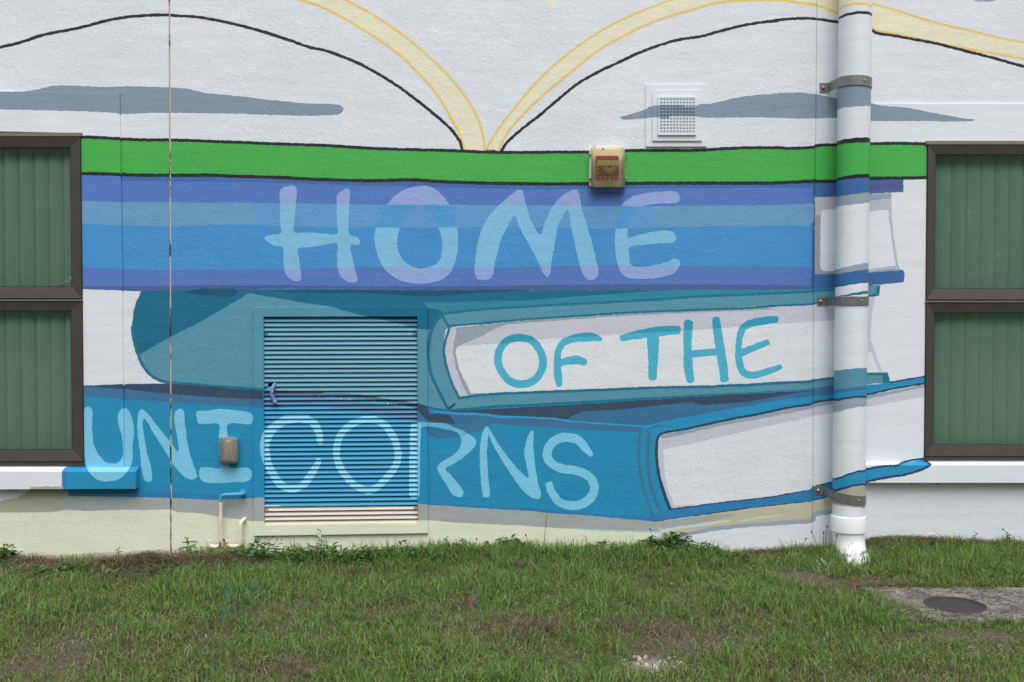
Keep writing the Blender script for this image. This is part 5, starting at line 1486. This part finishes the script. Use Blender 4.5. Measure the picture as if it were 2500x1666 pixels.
# ground cover weeds: small oval leaves in a low bank along the wall
def leaf_mesh(L, W, fold=.25, droop=.3):
    vs_ = [(0, 0, 0)]
    for t, w in ((.3, .8), (.6, 1.0), (.85, .55)):
        zc = -droop * L * t * t
        vs_ += [(t * L, -w * W / 2, zc + fold * W / 2), (t * L, 0, zc), (t * L, w * W / 2, zc + fold * W / 2)]
    vs_.append((L, 0, -droop * L))
    fs = [(0, 1, 2), (0, 2, 3), (1, 4, 5, 2), (2, 5, 6, 3), (4, 7, 8, 5), (5, 8, 9, 6), (7, 10, 8), (8, 10, 9)]
    return np.array(vs_), fs

def leaves(name, P0, L, W, az, pitch, cols, parent=None):
    base, fs = leaf_mesh(1, 1)
    V_, F_, C_ = [], [], []
    for i in range(len(P0)):
        b_ = base * np.array([L[i], W[i], L[i]])
        cp, sp_ = math.cos(pitch[i]), math.sin(pitch[i])
        q = np.stack([b_[:, 0] * cp - b_[:, 2] * sp_, b_[:, 1], b_[:, 0] * sp_ + b_[:, 2] * cp], 1)
        ca, sa = math.cos(az[i]), math.sin(az[i])
        q = np.stack([q[:, 0] * ca - q[:, 1] * sa, q[:, 0] * sa + q[:, 1] * ca, q[:, 2]], 1) + np.array(P0[i])
        q[:, 1] = np.minimum(q[:, 1], -.003)
        k = len(V_) * 11
        V_.append(q); F_ += [tuple(k + a for a in f) for f in fs]; C_ += [tuple(cols[i]) + (1,)] * len(fs)
    return mesh_obj(name, np.concatenate(V_), F_, M_LEAF, parent, C_)

WEED = np.array([(.075, .160, .045), (.095, .195, .055), (.060, .130, .042), (.135, .225, .065), (.18, .25, .08)])
spots = [(640, 1372, .20, .07, .10, 1.0), (800, 1372, .28, .08, .08, 1.4), (960, 1372, .25, .07, .075, 1.3), (1120, 1362, .15, .05, .07, .5), (1240, 1352, .12, .04, .085, 1.0), (1320, 1362, .12, .05, .05, .5),
         (1480, 1352, .2, .04, .06, .5), (1590, 1350, .10, .05, .09, .9), (1650, 1350, .10, .05, .12, 1.2), (1720, 1362, .12, .05, .08, .9), (1800, 1372, .10, .04, .05, .5), (150, 1400, .2, .06, .05, .8), (320, 1405, .3, .06, .03, .8), (430, 1395, .2, .06, .03, .6), (5, 1368, .06, .04, .09, .8), (2270, 1440, .2, .03, .02, .4)]
P0, hh = [], []
for px, py, rx, ry, h, w in spots:
    c = gpt(px, py); k = int(230 * w)
    x = rng.normal(c.x, rx * .6, k); y = np.minimum(rng.normal(min(c.y + .03, -.03), ry * .6, k), -.012)
    z = ground_z(x, y) + h * np.abs(rng.beta(1.6, 1.6, k)) * np.exp(-((x - c.x) / (rx * 1.1)) ** 2)
    P0.append(np.stack([x, y, z], 1))
P0 = np.concatenate(P0); n = len(P0)
o = leaves('weed_cover', P0, rng.uniform(.018, .042, n), rng.uniform(.009, .018, n), rng.uniform(0, math.tau, n), rng.uniform(-.3, .9, n), WEED[rng.integers(0, 5, n)] * rng.uniform(.7, 1.25, (n, 1)))
tag(o, 'low bank of small leafy weeds growing along the wall', None, None, 'stuff')

# single weeds one can point at
def weed(px, py, h, nl, L, W, label, col, spread=1.0, seed=0, group='leafy weeds along the wall'):
    r = random.Random(seed)
    c = gpt(px, py); c.y = min(c.y, -.035); c.z = float(ground_z(c.x, c.y))
    root = thing('leafy_weed', c, label, 'weed', group)
    top = c + Vector((r.uniform(-.02, .02) * spread, -.005, h))
    mid = c.lerp(top, .5) + Vector((r.uniform(-.012, .012), 0, 0))
    mb = MB(); mb.tube([c - Vector((0, 0, .01)), mid, top], [.0024, .0019, .001], 6, tuple(col) + (1,))
    mb.build('stem', M_LEAF, root, paint=True)
    for i in range(nl):
        t = .25 + .75 * i / max(1, nl - 1)
        p = c.lerp(mid, t * 2) if t < .5 else mid.lerp(top, t * 2 - 1)
        az = i * 2.4 + r.uniform(-.4, .4)
        s = (1.15 - .5 * t) * r.uniform(.8, 1.2)
        k = r.uniform(.8, 1.25)
        leaves('leaf', [p], [L * s], [W * s], [az], [r.uniform(.1, .7) + (.4 if t > .9 else 0)], [np.array(col) * k], root)
LG_ = (.16, .28, .07); DG = (.085, .17, .05)
weed(466, 1356, .095, 11, .060, .022, 'bright leafy weed between the wall joint and the drain pipes', LG_, 1.5, 3)
weed(500, 1360, .05, 7, .05, .02, 'low leafy weed just left of the first drain pipe trap', LG_, 1.5, 4)
weed(546, 1360, .085, 8, .050, .018, 'leafy weed growing between the two drain pipes', LG_, 1.2, 5)
weed(578, 1362, .060, 9, .055, .020, 'leafy weed under the trap of the cream drain pipe', LG_, 1.6, 6)
weed(599, 1350, .075, 4, .028, .014, 'small weed rising behind the cream drain pipe', DG, .6, 7)
weed(672, 1360, .075, 5, .050, .016, 'sprouting weed under the left corner of the grille', LG_, 1.4, 8)
weed(786, 1352, .120, 5, .045, .018, 'tall pale weed in front of the lower edge of the grille', (.16, .26, .07), .8, 9)
weed(290, 1372, .080, 12, .030, .010, 'feathery dark green weed left of the wall joint', DG, .6, 10)
weed(1090, 1350, .075, 9, .040, .014, 'leafy weed right of the grille corner', DG, 1.2, 11)
weed(1188, 1346, .055, 9, .030, .014, 'round clump of dark weed below the letter N', DG, 1.2, 12)
weed(1500, 1346, .055, 8, .030, .013, 'upright leafy weed below the spine of the cream book', LG_, 1.0, 13)
weed(1640, 1344, .080, 12, .040, .020, 'tallest dark leafy weed where the white page begins', DG, 1.4, 14)
weed(2338, 1334, .055, 10, .024, .013, 'small bushy weed under the right sill, nearer the pipe', DG, 1.2, 15)
weed(2430, 1336, .065, 13, .026, .014, 'wider bushy weed under the right sill, far from the pipe', DG, 2.0, 16)

# thin grass stalks with seed heads
def stalk(px, py, tx, ty, label, head=True, col=(.10, .14, .04), seed=0):
    c = gpt(px, py); c.y = min(c.y, -.05); c.z = float(ground_z(c.x, c.y))
    top = U(tx, ty, c.y - .01)
    root = thing('grass_stalk', c, label, 'grass stalk', 'tall grass stalks against the wall')
    m = c.lerp(top, .5) + Vector(((c.x - top.x) * .12, 0, .005))
    mb = MB(); mb.tube([c - Vector((0, 0, .01)), m, top], [.0017, .0014, .0010], 6, col + (1,))
    mb.build('stem', M_LEAF, root, paint=True)
    if head:
        mb = MB(); d = (top - m).normalized()
        mb.tube([top - d * .004, top + d * .001, top + d * .006, top + d * .010], [.0015, .0042, .0040, .001], 8, (.12, .085, .03, 1))
        mb.build('seed_head', M_LEAF, root, paint=True)
for i, (px, py, tx, ty, lab, hd) in enumerate((
    (1326, 1348, 1337, 1243, 'long bare grass stalk reaching over the grey stripe below the letter S', False),
    (1292, 1352, 1284, 1308, 'short stalk with a yellow seed head left of the long bare stalk', True),
    (1164, 1352, 1164, 1318, 'short stalk with a seed head below the letter N', True),
    (1602, 1350, 1588, 1294, 'thin stalk crossing the corner of the cream book', True),
    (1986, 1345, 1982, 1300, 'leftmost seed head stalk beside the pipe elbow', True),
    (1998, 1344, 2011, 1302, 'middle seed head stalk beside the pipe elbow', True),
    (2004, 1346, 2019, 1287, 'tallest seed head stalk beside the pipe elbow', True),
    (2034, 1368, 2043, 1310, 'seed head stalk in front of the pipe elbow', True),
    (1950, 1350, 1967, 1317, 'low curved stalk left of the pipe elbow', True),
    (1912, 1350, 1901, 1316, 'straight green stalk in front of the white page', False),
    (1740, 1352, 1690, 1320, 'arching stalk over the dark weed at the white page', True),
    (1728, 1350, 1745, 1318, 'upright stalk right of the dark weed at the white page', False),
    (2276, 1335, 2279, 1296, 'thin straight stalk under the right window sill', False),
    (2262, 1335, 2266, 1308, 'thin low stalk under the right window sill', False),
    (2452, 1335, 2450, 1294, 'stalk with a pink seed head over the wider bushy weed', True))):
    stalk(px, py, tx, ty, lab, hd, seed=i)

# tufts of lawn caught by the spray paint
def tuft(px, py, rx, ry, n, cols, label):
    c = gpt(px, py)
    x = rng.normal(c.x, rx, n); y = rng.normal(c.y, ry, n)
    cc = np.array([s2l(k) * .8 for k in cols])[rng.integers(0, len(cols), n)] * rng.uniform(.6, 1.2, (n, 1))
    o = blades('painted_tuft', x, y, rng.uniform(.04, .085, n), rng.uniform(.003, .0048, n), np.abs(rng.normal(.7, .4, n)), np.clip(cc, .01, .8))
    tag(o, label, 'grass tuft', 'grass tufts stained with paint')
BL = [(86, 150, 190), (110, 170, 200), (70, 130, 160), (90, 140, 120)]
tuft(562, 1466, .03, .035, 30, BL, 'blue stained grass tuft, left part of the larger blue streak')
tuft(625, 1456, .055, .045, 44, BL, 'blue stained grass tuft in the lawn under the left corner of the grille')
tuft(562, 1506, .03, .03, 16, BL, 'blue stained grass tuft nearer to the viewer')
tuft(1140, 1480, .016, .02, 30, [(225, 95, 150), (190, 110, 200), (110, 150, 220), (230, 90, 130)], 'pink and purple stained grass tuft in the middle of the lawn')
tuft(2012, 1392, .025, .02, 16, [(220, 220, 220), (200, 205, 210)], 'white stained grass tuft below the pipe elbow')

# grit and flakes of paint lying about
def chips(name, spots, col, size, label, mat):
    mb = MB()
    for px, py, rx, ry, k in spots:
        c = gpt(px, py)
        for _ in range(k):
            x, y = random.gauss(c.x, rx), min(random.gauss(c.y, ry), -.02)
            z = float(ground_z(x, y)); s = size * random.uniform(.4, 1.4)
            a = random.uniform(0, 6.28)
            pts = [Vector((x + s * math.cos(a + q) * random.uniform(.6, 1.2), y + s * math.sin(a + q) * random.uniform(.6, 1.2), z + s * .1)) for q in np.linspace(0, 6.28, 6)[:-1]]
            mb.loft([pts, [p.lerp(Vector((x, y, z)), .3) + Vector((0, 0, s * .7)) for p in pts]], col=col)
    o = mb.build(name, mat, paint=True)
    tag(o, label, None, None, 'stuff')
M_GRIT = painted('grit', 'smooth', .8)
chips('lime_grit', [(1590, 1640, .06, .04, 30), (1566, 1608, .02, .01, 9), (1630, 1622, .04, .03, 14), (1540, 1622, .06, .03, 8), (1980, 1570, .1, .05, 6)], (.56, .52, .45, 1), .007, 'pale lime grit in the bare patch at the bottom of the lawn', M_GRIT)
chips('paint_flake', [(2193, 1326, .01, .005, 1), (2270, 1338, .02, .01, 2), (2350, 1494, .012, .004, 3), (252, 1604, .01, .01, 2), (434, 1618, .02, .02, 3), (718, 1586, .01, .01, 1), (1638, 1420, .01, .01, 1), (2136, 1436, .02, .01, 3), (1215, 1508, .01, .01, 1), (330, 1384, .01, .005, 3), (200, 1440, .01, .01, 2), (905, 1420, .01, .01, 2)], (.75, .75, .76, 1), .007, 'white flakes of paint scattered in the grass', M_GRIT)
# torn strip of paint peeling under the grille
mb = MB()
q = [(771, 1303), (778, 1301), (792, 1316), (790, 1322), (784, 1318)]
mb.loft([[U(x, y, -.012) for x, y in q], [U(x, y, -.016) for x, y in q]], col=ALB['lower'])
q = [(757, 1331), (764, 1329), (783, 1324), (785, 1327), (772, 1333)]
mb.build('peeling_paint', M_SMOOTH, wall, paint=True)
mb = MB(); mb.loft([[U(x, y, -.012) for x, y in q], [U(x, y, -.018) for x, y in q]], col=ALB['lower'])
mb.build('peeling_paint', M_SMOOTH, wall, paint=True)
